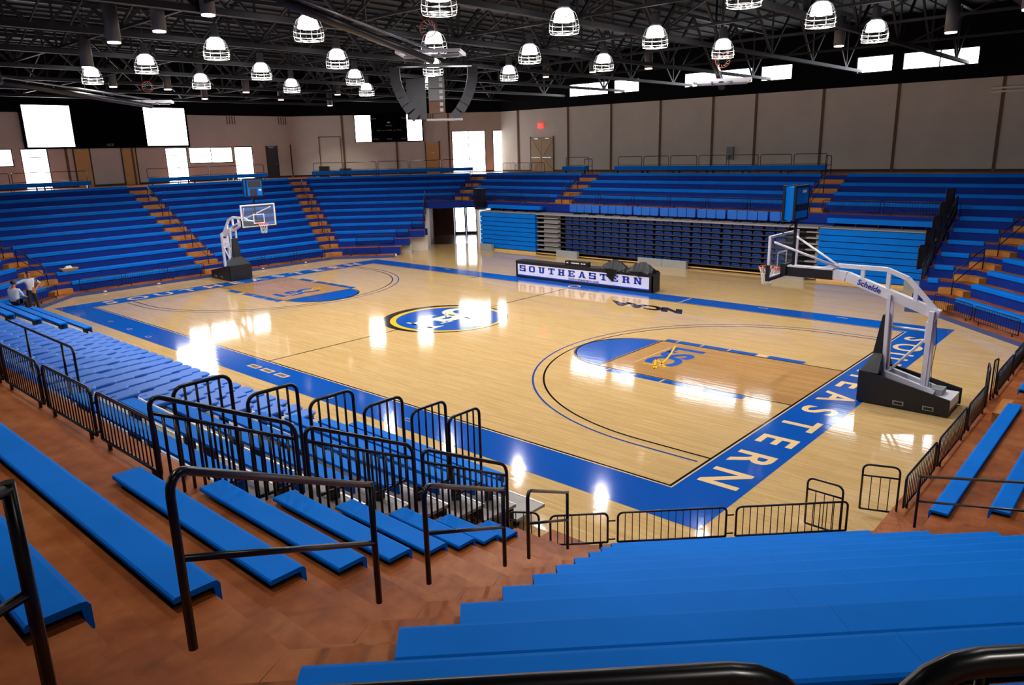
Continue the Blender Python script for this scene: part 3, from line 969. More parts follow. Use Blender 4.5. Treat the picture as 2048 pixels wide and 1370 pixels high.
# ------------------------------------------------------------------ open telescopic platform on the near side
TR, TY0, TS = .29, -10.2, .745
def ty(j):
    return TY0 - TS * (j - 1)
for j in range(1, 9):
    y0 = ty(j)
    z = TR * j
    tp = thing('bleacher_row', (0, y0 - .4, 0), 'grey deck of the open telescopic bleacher, %s row from the court' % ORD[j - 1], 'bleacher', 'decks of the open bleacher')
    part('deck', MB().box((-13.3, y0 - TS + .025, z - .05), (13.35, y0, z)), 'grey_deck', tp)
    part('riser', MB().box((-13.25, y0 - TS - .012, z), (13.3, y0 - TS + .012, z + TR - .065)), 'dark_deck', tp)
    part('deck_nosing', MB().box((-13.3, y0 - .01, z - .06), (13.35, y0 + .02, z + .005)), 'steel', tp)
    for x in (-13, -8, -3, 3, 8, 13.1):
        part('support_post', MB().box((x - .04, y0 - .5, 0), (x + .04, y0 - .42, z - .05)), 'black_metal', tp)
    part('support_beam', MB().box((13.0, y0 - .70, z - .17), (13.1, y0 - .05, z - .05)), 'black_metal', tp)
    # benches on the platform
    for x0, x1, nm in ((8.1, 13.2 if j > 1 else 12.45, 'beside the stepped guard rails'), (-13.2, -7.15, 'where the man in white sits')):
        b = thing('platform_bench', ((x0 + x1) / 2, y0 - .15, z), 'blue platform bench, %s row from the court, %s' % (ORD[j - 1], nm), 'bench', 'benches of the open bleacher')
        n = 2
        for q in range(n):
            a, e = x0 + (x1 - x0) * q / n, x0 + (x1 - x0) * (q + 1) / n - .004
            part('seat_plank', MB().box((a, y0 - .26, z + .285), (e, y0 - .02, z + .33)).box((a, y0 - .05, z + .12), (e, y0 - .02, z + .285)), 'bench_blue', b)
            for x in (a + .3, e - .3):
                part('bracket', MB().box((x - .03, y0 - .23, z + .004), (x + .03, y0 - .08, z + .285)), 'black_metal', b)
# folded chairs on the platform
prof = []
def pad(w, d, t, r):
    P = []
    for cx, cy, a0 in ((w / 2 - r, d / 2 - r, 0), (-w / 2 + r, d / 2 - r, 90), (-w / 2 + .03, -d / 2 + .03, 180), (w / 2 - .03, -d / 2 + .03, 270)):
        rr = r if a0 < 180 else .03
        for q in range(4):
            a = math.radians(a0 + 30 * q)
            P.append((cx + rr * math.cos(a), cy + rr * math.sin(a)))
    return P
Pd = pad(.435, .60, .05, .13)
me_pb = simple('pad_back', MB().hull([(x, y, 0) for x, y in Pd], [(x, y, .035) for x, y in Pd]).hull([(x, y, .035) for x, y in Pd], [(x * .93, y * .93, .052) for x, y in Pd], cap=True), 'chair_blue')
Ps = pad(.41, .48, .05, .1)
me_ps = simple('pad_seat', MB().hull([(x, y, 0) for x, y in Ps], [(x, y, .05) for x, y in Ps]), 'chair_dark')
me_slot = simple('pad_slot', MB().box((-.012, -.11, 0), (.012, .02, .006)), 'chair_dark')
me_hinge = simple('chair_bracket', MB().box((-.2, -.03, 0), (-.15, .03, .12)).box((.15, -.03, 0), (.2, .03, .12)).box((-.2, -.2, .11), (.2, .1, .13)), 'black_metal')
for j in range(1, 9):
    for q, x in enumerate(CH_X):
        c = thing('folding_chair', (x, ty(j) - .30, TR * j + .004), 'blue chair folded flat on open bleacher, %s row up, %s from seated person' % (ORD[j - 1], NUM[q]), 'chair', 'chairs folded flat on the open bleacher')
        inst('backrest', me_pb, c, (0, -.10, .195), (math.radians(3 + random.uniform(-1.2, 1.2)), 0, random.uniform(-.02, .02)))
        inst('seat', me_ps, c, (0, -.10, .135))
        inst('bracket', me_hinge, c, (0, 0, 0))
        inst('slot', me_slot, c, (0, -.22, .241), (math.radians(3), 0, 0))
# ------------------------------------------------------------------ rails
def cyl_unit(r, n=6):
    mb = MB(); mb.tube([(0, 0, 0), (0, 0, 1)], r, n)
    return mb
BAL = {r: cyl_unit(r).mesh('baluster', ['black_metal']) for r in (.006, .008, .011, .014, .016)}
def rounded(a, b, h0, h1, rc, n=5):
    """path: up at a, over to b, down, with rounded top corners; a,b base points"""
    a, b = Vector(a), Vector(b)
    A, B = a + Vector((0, 0, h1)), b + Vector((0, 0, h1))
    d = (B - A).normalized()
    up = Vector((0, 0, 1))
    pts = [a + up * h0, A - up * rc]
    for k in range(1, n):
        t = math.pi / 2 * k / n
        pts.append(A + d * rc * (1 - math.cos(t)) - up * rc * (1 - math.sin(t)))
    pts.append(A + d * rc)
    pts.append(B - d * rc)
    for k in range(1, n):
        t = math.pi / 2 * k / n
        pts.append(B - d * rc * (1 - math.sin(t)) - up * rc * (1 - math.cos(t)))
    pts += [B - up * rc, b + up * h0]
    return pts
def fence(a, b, label, group=None, h=.62, gap=.1, r=.018, rb=.008, pitch=.115, rc=.09, single=True, feet=(.12, .88), cat='railing', name='fence_panel', mid=None, conn=False):
    a, b = Vector(a), Vector(b)
    root = thing(name, a, label, cat, group)
    part('frame', MB().tube(rounded(a, b, gap, h, rc), r, 8).tube([a + Vector((0, 0, gap)), b + Vector((0, 0, gap))], r, 8), 'black_metal', root)
    for f in feet:
        p = a.lerp(b, f)
        part('foot', MB().box((p.x - .018, p.y - .018, p.z + .002), (p.x + .018, p.y + .018, p.z + gap + .004)), 'black_metal', root)
    top = h
    if mid:
        top = h - mid
        part('lower_rail', MB().tube([a + Vector((0, 0, top)), b + Vector((0, 0, top))], r * .9, 8), 'black_metal', root)
    if pitch:
        L = (b - a).length
        n = max(2, round(L / pitch))
        if single:
            for k in range(1, n):
                p = a.lerp(b, k / n) - a
                inst('baluster', BAL[rb], root, (p.x, p.y, p.z + gap), scale=(1, 1, top - gap))
        else:
            mb = MB()
            for k in range(1, n):
                p = a.lerp(b, k / n)
                mb.tube([p + Vector((0, 0, gap)), p + Vector((0, 0, top))], rb, 4, cap=False)
            part('balusters', mb, 'black_metal', root, kind='stuff')
    if conn:
        d = (b - a).normalized()
        for z in (h * .78, h * .25):
            part('connector', MB().tube([b + Vector((0, 0, z)), b + d * .12 + Vector((0, 0, z))], r * .8, 6), 'black_metal', root)
    return root
def p3(i, off, s, z):
    return (*P2(i, off, s), z)
def run(i, off, z, s0, s1, L, label, group, gapw=.16, **k):
    n = max(1, round((s1 - s0) / L))
    w_ = (s1 - s0 + gapw) / n
    for q in range(n):
        a = s0 + q * w_
        lab = label % ORD[q] if '%s' in label else label
        fence(p3(i, off, a, z), p3(i, off, a + w_ - gapw, z), lab, group, conn=(q < n - 1), **k)
KZ = .15
# curb fences
run(4, 18.08, KZ, .75, 6.9, 2.3, 'black curb fence, %s panel from the end-stand centre aisle towards the two men', 'curb fences of the end stand', single=False)
run(4, 18.08, KZ, -6.9, -.75, 2.3, 'black curb fence, %s panel from the tunnel corner, end stand under video board', 'curb fences of the end stand', single=False)
run(3, 18.05, KZ, 4.6, 6.6, 2.3, 'black curb fence before the corner stand beside the tunnel', 'curb fences of the end stand', single=False)
run(5, 18.05, KZ, -6.6, -3.2, 1.7, 'black curb fence, %s panel behind the two men', 'curb fences of the end stand', single=False)
run(1, 18.05, KZ, -6.7, -2.3, 2.2, 'black curb fence, %s panel along the corner stand under the last window', 'curb fences of the far corner', single=False)
yy = [(-6.42, -4.42), (-4.24, -1.98), (-1.80, .02), (1.25, 3.2), (3.4, 5.3), (5.5, 7.1)]
for q, (y0, y1) in enumerate(yy):
    fence((18.08, y0, KZ), (18.08, y1, KZ), 'black court fence panel along the end walkway, %s along from the open gates' % ORD[q], 'court fence of the end stand', h=.66, conn=q in (0, 1, 3, 4))
fence((18.05, .32, KZ), (17.92, .85, KZ), 'tall black gate half open behind the padded hoop base', 'court gates', h=.95, pitch=.11, rc=.08, mid=.16, name='gate')
fence((18.02, .95, KZ), (18.06, 1.18, KZ), 'narrow black gate leaf folded beside the half open gate', 'court gates', h=1.0, pitch=.11, rc=.04, name='gate')
ss = [(2.2, 3.1), (3.26, 4.98), (5.14, 6.93)]
for q, (s0, s1) in enumerate(ss):
    fence(p3(7, 17.97, s0, KZ), p3(7, 17.97, s1, KZ), 'black court fence panel above the corner benches, %s from the stepped guard' % ORD[q], 'court fence of the foreground corner', h=.60, conn=q < 2, rc=.08)
fence(p3(7, 17.92, 1.55, KZ), p3(7, 18.0, 2.02, KZ), 'narrow black fence panel between the stepped guard and the corner fence', 'court fence of the foreground corner', h=.68, rc=.1, conn=False)
g = fence((17.5, -7.74, .02), (16.93, -7.72, .02), 'black gate swung open over the court beside the corner fence', 'court gates', h=.92, pitch=.13, mid=.2, rc=.1, feet=(), name='gate')
g = fence((17.45, -6.62, .02), (17.98, -6.42, .02), 'black gate swung open at the start of the end fence', 'court gates', h=.92, pitch=.13, mid=.2, rc=.1, feet=(), name='gate')
# raised deck fences
T7 = tread(7)
run(2, nose(2, 7) + .14, T7, -13.2, -7.95, 2.5, 'black deck fence on the side stand, %s panel from the black sloping rail', 'deck fences over the closed stand', single=False)
run(2, nose(2, 7) + .14, T7, -6.5, 7.1, 2.2, 'black deck fence above the upright chairs, %s panel from the shot clock side', 'deck fences over the closed stand', single=False)
run(2, nose(2, 7) + .14, T7, 8.7, 15.5, 2.2, 'black deck fence above the blue boards, %s panel towards the tunnel', 'deck fences over the closed stand', single=False)
run(3, nose(3, 7) + .14, T7, .1, 1.8, 2.2, 'black deck fence above the tunnel mouth, %s panel', 'deck fences over the closed stand', single=False)
for q, (x0, x1) in enumerate(((6.3, 7.95), (8.12, 9.8), (9.97, 11.66), (11.83, 13.4))):
    fence((x0, -16.45, T7), (x1, -16.45, T7), 'black baluster fence at the walkway edge, %s panel towards the stepped guard' % ORD[q], 'walkway fence over the open bleacher', h=.68, gap=.1, pitch=.105, conn=q < 3, r=.02, rc=.1)
# stepped guard between open bleacher and short benches
def slope_guard(x, pts, group, lab, m=1):
    H = 1.18 if m == 1 else .95
    for q, ((y0, z0), (y1, z1)) in enumerate(pts):
        a, b = Vector((x, y0, z0 - H)), Vector((x, y1, z1 - H))
        root = thing('sloping_guardrail', a, lab % ORD[q], 'railing', group)
        up = Vector((0, 0, 1))
        part('frame', MB().tube(rounded(a, b, .14, H, .13), .026, 8).tube([a + up * .14, b + up * .14], .024, 8), 'black_metal', root)
        part('lower_rail', MB().tube([a + up * (H - .18), b + up * (H - .18)], .02, 8), 'black_metal', root)
        n = round((b - a).length / .125)
        for k in range(1, n):
            p = a.lerp(b, k / n) - a
            inst('baluster', BAL[.016 if m == 1 else .011], root, (p.x, p.y, p.z + .14), scale=(1, 1, H - .32))
        for k in (.1, .9):
            p = a.lerp(b, k)
            part('post', MB().box((p.x - .02, p.y - .02, p.z - .15), (p.x + .02, p.y + .02, p.z + .14)), 'black_metal', root)
slope_guard(13.8, [((-16.62, 4.08), (-15.1, 3.33)), ((-14.98, 3.27), (-13.42, 2.53)), ((-13.26, 2.43), (-11.62, 1.64))], 'sloping guard of the open bleacher', 'sloping black guard of the open bleacher, %s panel down from the walkway')
slope_guard(13.50, [((17.3, 3.95), (15.9, 3.2)), ((15.8, 3.15), (14.3, 2.4)), ((14.2, 2.35), (12.8, 1.6))], 'sloping guard of the closed stand', 'sloping black guard beside closed blue boards, %s panel down from the deck', m=2)
# end rails of the open bleacher rows
for q, (y, z) in enumerate(((-15.6, 3.97), (-14.8, 3.67), (-14.02, 3.39), (-13.24, 3.1), (-12.46, 2.82), (-11.78, 2.53))):
    a, b = (13.42, y - .63, z - 1.35), (13.42, y, z - 1.35)
    fence(a, b, 'tall black end rail of the open bleacher, %s down from the walkway' % ORD[q], 'end rails of the open bleacher rows', h=1.35, gap=.12, r=.022, rb=.014, pitch=.115, rc=.11, feet=())
# folded end rails stored beside the closed stand
for q in range(5):
    y = 13.2 + q * .85
    fence((13.2, y, 1.25 + q * .5), (13.34, y + .75, 1.25 + q * .5), 'folded black end rail stored against the closed blue boards, %s from floor' % ORD[q], 'folded end rails of the closed stand', name='folded_rail', h=.95, gap=.05, r=.03, rb=.014, pitch=.06, rc=.08, single=False, feet=())
for q in range(4):
    s = -PW1 + .1
    a, b = (-14.4, 16.25 + q * .1), (-13.55, 16.25 + q * .1)
    fence((*a, 2.5), (*b, 2.5), 'folded black rail panel beside the tunnel fascia, %s away from the court' % ORD[q], 'folded rails beside the tunnel', name='folded_rail', h=1.35, gap=.03, r=.02, rb=.011, pitch=.07, rc=.05, single=False, feet=())
# parapet fences beside the tunnel
for s0, s1, off, z, lab in ((3.85, 6.2, 19.40, .62, 'low black fence on the lowest parapet step beside the tunnel'), (2.95, 3.72, 20.17, .98, 'short black fence on the middle parapet step beside the tunnel'), (2.0, 2.8, 21.05, 1.4, 'short black fence on the highest parapet step beside the tunnel')):
    fence(p3(3, off, s0, z), p3(3, off, s1, z), lab, 'parapet fences', h=.66, single=False)
a, b = p3(3, 21.6, PW0 + .06, 1.75), p3(3, 23.85, PW0 + .06, 2.85)
fence(a, b, 'sloping black guard on top of the white tunnel wall', 'parapet fences', h=.85, single=False, rc=.05)

# concourse loops
def loop(i, off, s0, s1, n, lab, grp):
    w_ = (s1 - s0) / n
    for q in range(n):
        a, b = Vector(p3(i, off, s0 + q * w_ + .07, CONC)), Vector(p3(i, off, s0 + (q + 1) * w_ - .07, CONC))
        r = thing('guard_loop', a, lab % ORD[q], 'railing', grp)
        part('hoop', MB().tube(rounded(a, b, .003, 1.05, .1), .02, 6), 'black_metal', r)
        part('lower_rail', MB().tube([a + Vector((0, 0, .52)), b + Vector((0, 0, .52))], .016, 6), 'black_metal', r)
loop(2, front(2, 11) + .62, -6.4, 6.8, 7, 'bare black guard loop under the high windows, %s from the shot clock side', 'guard loops along the concourse')
loop(2, front(2, 11) + .62, 9.0, 11.0, 1, 'single black guard loop behind the short concourse bench, %s one', 'guard loops along the concourse')
a, b = s_nose(3, 12)
loop(3, front(3, 11) + .62, a + .8, b - 1.2, 5, 'bare black guard loop below the scoreboard, %s from the tunnel aisle', 'guard loops along the concourse')
a, b = s_nose(4, 12)
loop(4, front(4, 11) + .62, a + 2.0, -1.2, 4, 'bare black guard loop below the white window bays, %s from the corner', 'guard loops along the concourse')
loop(4, front(4, 11) + .62, 2.2, b - 1.2, 4, 'bare black guard loop under the video board, %s from the centre aisle', 'guard loops along the concourse')
CE = lambda i: nose(i, 11) + .42
run(2, CE(2), CONC, 12.0, 15.8, 1.3, 'low black concourse fence before the tall corner windows, %s panel', 'low concourse fences', single=False, h=.75)
a, b = s_nose(1, 11)
run(1, CE(1), CONC, a + .8, b - 2.0, 2.4, 'black concourse fence of the far corner stand, %s panel from the end', 'low concourse fences', single=False, h=.8)
# the rail right in front of the viewer
fence(p3(7, 27.48, -1.9, CONC), p3(7, 27.48, 1.69, CONC), 'thick black concourse rail above the corner benches, longer piece with rounded end', 'foreground concourse rail', h=.82, gap=.1, r=.024, rb=.011, pitch=.14, rc=.14)
fence(p3(7, 27.48, 1.83, CONC), p3(7, 27.48, 4.4, CONC), 'thick black concourse rail above the corner benches, shorter piece with rounded end', 'foreground concourse rail', h=.82, gap=.1, r=.024, rb=.011, pitch=.14, rc=.14)

# aisle handrails
def handrail(a, b, lab, grp, h=.84, r=.021, m='black_metal'):
    """a = upper end (rounded), b = lower end"""
    a, b = Vector(a), Vector(b)
    up = Vector((0, 0, 1))
    root = thing('handrail', b, lab, 'handrail', grp)
    A, B = a + up * h, b + up * h
    d = (B - A).normalized()
    pts = [a + up * .003, A - up * .12]
    for k in range(1, 5):
        t = math.pi / 2 * k / 5
        pts.append(A + d * .12 * (1 - math.cos(t)) - up * .12 * (1 - math.sin(t)))
    pts += [A + d * .12, B]
    part('top_rail', MB().tube(pts, r, 8), m, root)
    part('post', MB().tube([b + up * .003, B + up * r], r, 8), m, root)
    part('mid_rail', MB().tube([a + up * h * .52, b + up * h * .52], r * .85, 8), m, root)
def mit(i, j, e=.0):
    v = V(i, j); u = V(i, j + 1)
    t = .45 + e
    return (v[0] + (u[0] - v[0]) * t, v[1] + (u[1] - v[1]) * t, tread(j))
handrail((18.04, -18.19, tread(10)), (17.37, -16.72, tread(8)), 'black aisle handrail beside the short benches, topmost of three down brown steps', 'handrails of the foreground aisle')
handrail((16.96, -15.94, tread(7)), (16.32, -14.39, tread(5)), 'black aisle handrail beside the short benches, middle of three down brown steps', 'handrails of the foreground aisle')
handrail((15.96, -13.61, tread(4)), (15.3, -12.05, tread(2)), 'black aisle handrail beside the short benches, lowest of three down brown steps', 'handrails of the foreground aisle')
handrail((18.9, -19.75, CONC), (18.5, -18.82, CONC), 'black handrail on the concourse at the top of the brown-stepped aisle', 'handrails of the foreground aisle', h=.72)
v = mit(7, 1); u = mit(7, 3)
handrail((20.75, -8.55, tread(3) + .0), (18.54, -7.66, tread(1)), 'black aisle handrail at the corner beside the open court gates', 'handrails of the other aisles')
for i, nm in ((0, 'the corner aisle behind the shot clock hoop'), (3, 'the aisle beside the tunnel corner stand'), (4, 'the corner aisle behind the two men'), (1, 'the aisle beside the black sloping rail')):
    for q, (ja, jb) in enumerate(((3, 1), (6, 4), (9, 7))):
        handrail(mit(i, ja), mit(i, jb), 'black handrail in %s, %s from the floor' % (nm, ORD[q]), 'handrails of the other aisles')
handrail(mit(2, 9), mit(2, 7), 'black handrail in the aisle above the tunnel mouth', 'handrails of the other aisles')
for q, (ja, jb) in enumerate(((3, 1), (6, 4), (9, 7))):
    for i, nm in ((4, 'under the video board'), (0, 'of the other end stand')):
        handrail(p3(i, nose(i, ja) + .35, 0, tread(ja)), p3(i, nose(i, jb) + .35, 0, tread(jb)), 'black centre aisle handrail %s, %s from the floor' % (nm, ORD[q]), 'handrails of the other aisles')
for s, nm in ((7.9, 'nearer the double doors'), (-7.25, 'nearer the shot clock')):
    handrail(p3(2, nose(2, 9) + .35, s, tread(9)), p3(2, nose(2, 7) + .4, s, tread(7)), 'black handrail in the side stand aisle %s' % nm, 'handrails of the other aisles')
    handrail(p3(2, nose(2, 11) + .9, s + .5, CONC), p3(2, nose(2, 11) + .1, s + .5, CONC), 'small black handrail on the concourse above the side aisle %s' % nm, 'handrails of the other aisles', h=.95)
# low rail standing behind the folded chairs
a = Vector((7.98, -15.45, 2.62 - .3)); b = Vector((4.6, -15.45, 2.62 - .3))
r = thing('platform_rail', (7.98, -15.45, 2.32), 'black rail with rounded end standing behind the folded chairs', 'railing')
up = Vector((0, 0, 1))
A, B = a + up * 1.05, b + up * 1.05
part('top_rail', MB().tube([a + up * .3, A - up * .1, A - up * .03 + Vector((-.03, 0, 0)), A + Vector((-.1, 0, 0)), B], .021, 8), 'black_metal', r)
for x in (7.45, 5.6):
    part('post', MB().tube([(x, -15.45, 2.325), (x, -15.45, 3.36)], .02, 8), 'black_metal', r)
# ------------------------------------------------------------------ high-bay lamps over the court
def lamp_proto():
    r = thing('high_bay_lamp', (0, 0, 9.25), 'caged glass high-bay lamp hanging over the court', 'lamp', 'high-bay lamps over the court')
    Z = (0, 0, 0)
    part('ballast_housing', MB().lathe([(0, 1.02), (.11, 1.02), (.13, .96), (.13, .72), (.16, .66), (.16, .60), (0, .60)], n=12), 'steel', r, Z)
    dome = MB().lathe([(.10, .62), (.17, .60), (.22, .55), (.255, .46), (.275, .36), (.28, .30)], n=20)
    part('glass_dome', dome, 'lamp_glow', r, Z)
    cg = MB()
    for rad, z in ((.385, .0), (.405, .1), (.40, .22), (.37, .36)):
        cg.tube([(rad * math.cos(2 * math.pi * k / 20), rad * math.sin(2 * math.pi * k / 20), z) for k in range(20)], .009, 5, closed=True)
    for k in range(8):
        a = 2 * math.pi * k / 8
        cg.tube([(q * math.cos(a), q * math.sin(a), z) for q, z in ((.385, 0), (.405, .1), (.40, .22), (.37, .36), (.30, .52), (.17, .62))], .007, 5)
    for k in range(4):
        a = math.pi * k / 4
        cg.tube([(-.4 * math.cos(a), -.4 * math.sin(a), 0), (0, 0, -.02), (.4 * math.cos(a), .4 * math.sin(a), 0)], .007, 5)
    part('wire_cage', cg, 'cage_wire', r, Z)
    part('hanger_rod', MB().tube([(0, 0, 1.02), (0, 0, 3.345)], .012, 5), 'black_metal', r, Z)
    L = bpy.data.lights.new('lamp_light', 'SPOT')
    L.spot_size, L.spot_blend = math.radians(170), .62
    L.energy, L.shadow_soft_size, L.color = LAMP_POWER, .12, (1.0, .97, .94)
    lo = bpy.data.objects.new('lamp_light', L)
    lo.location = (0, 0, .30)
    link(lo, r)
    return r
proto = lamp_proto()
first = True
for xi, x in enumerate((-12.8, -7.7, -2.55, 2.55, 7.7, 12.8)):
    for yi, y in enumerate((-6.85, -2.3, 2.3, 6.85)):
        o = proto if first else copy_tree(proto)
        first = False
        o.location = (x, y, 9.25)
        o['label'] = 'caged high-bay lamp %s, %s from video board' % (['over open bleacher sideline', 'in second row from open bleacher', 'in second row from scorer table', 'over scorer table sideline'][yi], ORD[xi])
# cylinder downlights
me_can = MB().lathe([(.0, 1.0), (.19, 1.0), (.19, 0), (.17, 0), (.17, .06), (0, .06)], n=14).mesh('can', ['duct_grey'])
me_glow = MB().lathe([(.17, .0), (.17, -.035), (0, -.035)], n=14).mesh('glow', ['downlight_glow'])
me_rod = MB().tube([(0, 0, 0), (0, 0, 1)], .012, 5).mesh('rod', ['black_metal'])
DL = [(-1.8, -10.2, 9.4), (-.5, -9.5, 9.6), (1.5, -9.1, 9.8), (-6.4, -9.3, 9.2), (10.3, 10.9, 9.7), (14.7, 7.8, 9.4), (17.2, 1.6, 9.3), (17.4, 3.2, 9.2), (1.0, 12.7, 9.8), (-4.1, 15.3, 10.2), (-8.0, 16.1, 10.3), (-18.9, -3.7, 9.7), (-17.9, -1.5, 9.6),
      (-18.9, 3.3, 9.7), (-23.1, 3.0, 9.6), (-24.5, 8.9, 9.8), (-26.8, 14.3, 9.7), (-19.1, 9.5, 9.8)]
DL += [(17.0, -10.5, 9.6), (13.0, -14.5, 9.7), (19.8, -13.6, 9.6), (15.4, -18.2, 9.6), (21.2, -8.6, 9.6), (8.6, -15.2, 9.6), (23.2, -17.5, 9.6)]  # added unseen downlights over the near stands, to brighten the foreground
cnt = {}
for i, (x, y, z) in enumerate(sorted(DL)):
    where = 'over the end stand under the video board' if x < -15 else 'over the open bleacher' if y < -8 and x < 10 else 'added over the corner stand above the gates' if y < -8 else 'over the side stand under the high windows' if y > 10 else 'over the court fence by the shot clock hoop'
    cnt[where] = cnt.get(where, -1) + 1
    r = thing('cylinder_downlight', (x, y, z), 'grey cylinder downlight %s, %s from video board' % (where, ORD[cnt[where]]), 'lamp', 'cylinder downlights')
    L = bpy.data.lights.new('can_light', 'SPOT')
    L.energy, L.spot_size, L.spot_blend, L.shadow_soft_size, L.color = CAN_POWER, math.radians(110), .6, .12, (1, .93, .88)
    lo = bpy.data.objects.new('can_light', L)
    lo.location = (0, 0, -.06)
    link(lo, r)
    inst('can', me_can, r, (0, 0, 0)); inst('lens', me_glow, r, (0, 0, 0)); inst('hanger_rod', me_rod, r, (0, 0, 1), scale=(1, 1, 12.595 - z - 1))

# ------------------------------------------------------------------ portable hoops
def rect_loop(mb, w, h, t, d, c, mi=0):
    """rectangular frame in yz plane centred at c, bar t, depth d"""
    x, y, z = c
    for a in (((x - d / 2, y - w / 2, z - h / 2), (x + d / 2, y + w / 2, z - h / 2 + t)), ((x - d / 2, y - w / 2, z + h / 2 - t), (x + d / 2, y + w / 2, z + h / 2)),
              ((x - d / 2, y - w / 2, z - h / 2 + t), (x + d / 2, y - w / 2 + t, z + h / 2 - t)), ((x - d / 2, y + w / 2 - t, z - h / 2 + t), (x + d / 2, y + w / 2, z + h / 2 - t))):
        mb.box(*a, mi)
    return mb
def net(mb, c, r0, r1, h, n=12, t=.007):
    for k in range(n):
        for sg in (-1, 1):
            pts = []
            for q in range(5):
                f = q / 4
                a = 2 * math.pi * (k + sg * f * 1.5) / n
                rr = r0 + (r1 - r0) * (f ** .6)
                pts.append((c[0] + rr * math.cos(a), c[1] + rr * math.sin(a), c[2] - h * f))
            mb.tube(pts, t, 4, cap=False)
    return mb
def hoop_stand(loc, rz, label):
    r = thing('basketball_hoop', loc, label, 'hoop', 'portable hoops', rz)
    O = (0, 0, 0)
    pp = lambda n, mb, m, par=r, **k: part(n, mb, m, par, O, **k)
    # padded base: side panels with falling top edge
    base = bpy.data.objects.new('base', MB().box((-.95, -.52, .06), (.85, .52, .16)).mesh('base', ['black_metal']))
    link(base, r)
    for y in (-.62, .56):
        prof = [(-.98, .0 + .03), (-.98, .42), (.55, .74), (.98, .80), (1.0, .03)]
        pp('side_pad', MB().hull([(x, y, z) for x, z in prof], [(x, y + .06, z) for x, z in prof][::1]), 'black_pad', base)
        for x in (.1, -.55):
            yy = y - .012 if y < 0 else y + .06
            fr = MB()
            fr.box((x - .12, yy, .1), (x + .12, yy + .012, .2))
            pp('caster_slot', fr, 'grey_panel', base)
            pp('slot_opening', MB().box((x - .095, yy - .003, .12), (x + .095, yy + .015, .18)), 'black_metal', base)
    pp('front_pad', MB().box((.94, -.6, .03), (1.06, .6, .80)), 'black_pad', base)
    pp('shoulder_pad', MB().hull([(1.03, -.58, .80), (1.03, .58, .80), (.62, .58, .78), (.62, -.58, .78)], [(.86, -.24, 1.2), (.86, .24, 1.2), (.66, .24, 1.2), (.66, -.24, 1.2)]), 'black_pad')
    pp('post_pad', MB().hull([(.88, -.22, 1.2), (.88, .22, 1.2), (.7, .22, 1.2), (.7, -.22, 1.2)], [(.76, -.15, 2.15), (.76, .15, 2.15), (.66, .15, 2.15), (.66, -.15, 2.15)]), 'black_pad')
    pp('counterweight', MB().box((-.96, -.42, .16), (-.3, .42, .38)), 'white_metal')
    pp('hydraulic_unit', MB().box((-.72, -.2, .38), (-.42, .2, .52)), 'grey_panel')
    pp('slide_rail', MB().beam((.6, -.2, .72), (-.55, -.2, .42), .1, .14).beam((.6, .2, .72), (-.55, .2, .42), .1, .14), 'white_metal')
    for y in (-.15, .15):
        pp('front_post', MB().beam((.62, y, .6), (.66, y, 2.66), .08, .08), 'white_metal')
        pp('rear_post', MB().beam((-.28, y, .3), (-.30, y, 2.36), .11, .11), 'white_metal')
        pp('diagonal_brace', MB().tube([(.55, y, .72), (-.25, y, 1.72)], .03, 8), 'white_metal')
    pp('cross_bar', MB().tube([(.64, -.05, 1.85), (-.28, -.05, 1.85)], .025, 8).box((-.36, -.18, 1.6), (-.2, .18, 2.1)), 'white_metal')
    def spine(pts, w, h):
        mb = MB()
        for p, q in zip(pts[:-1], pts[1:]):
            mb.beam((p[0], 0, p[1]), (q[0], 0, q[1]), w, h)
        return mb
    boom = pp('boom', spine([(-.42, 2.27), (1.72, 2.99), (2.1, 3.02)], .2, .22), 'white_metal')
    pp('boom_pad', MB().box((2.05, -.12, 2.88), (3.22, .12, 3.12)), 'black_pad')
    pp('boom_top_plate', MB().box((2.05, -.11, 3.12), (3.25, .11, 3.16)), 'white_metal')
    up = pp('upper_arm', spine([(-.36, 2.35), (.32, 3.06), (.8, 3.24), (1.95, 3.24), (2.35, 3.12)], .1, .1), 'white_metal')
    for x, z0, z1 in ((.75, 2.68, 3.22), (1.35, 2.9, 3.24), (.12, 2.46, 2.86)):
        pp('arm_strut', MB().beam((x, 0, z0), (x, 0, z1), .08, .09), 'white_metal', up)
    ang = math.atan2(.72, 2.14)
    me = text_mesh('Schelde', .19, bold=.004, extrude=.002)
    me.materials.clear(); me.materials.append(MATS['sign_blue'])
    ex, ey = Vector((-math.cos(ang), 0, -math.sin(ang))), Vector((-math.sin(ang), 0, math.cos(ang)))
    for sgn in (1, -1):
        e1 = ex * sgn
        e3 = e1.cross(ey)
        M = Matrix((e1, ey, e3)).transposed().to_4x4()
        o = bpy.data.objects.new('maker_lettering', me)
        link(o, boom)
        o.matrix_local = Matrix.Translation((1.15, sgn * .105, 2.80)) @ M
    # backboard
    bb = pp('backboard', MB().box((3.36, -.90, 2.92), (3.40, .90, 3.95)), 'glass_clear')
    pp('board_frame', rect_loop(MB(), 1.85, 1.10, .06, .06, (3.38, 0, 3.435)), 'white_metal', bb)
    pp('target_square', rect_loop(MB(), .60, .46, .045, .008, (3.408, 0, 3.28)), 'white_metal', bb)
    pp('edge_pad', MB().box((3.33, -.95, 2.84), (3.43, .95, 2.91)).box((3.33, -.95, 2.91), (3.43, -.925, 3.25)).box((3.33, .925, 2.91), (3.43, .95, 3.25)), 'black_pad', bb)
    pp('mount_plate', MB().box((3.22, -.2, 2.9), (3.35, .2, 3.2)), 'black_pad', bb)
    for y in (-.72, .72):
        pp('board_strut', MB().tube([(3.34, y, 3.82), (1.92, y * .08, 3.2)], .028, 8), 'white_metal')
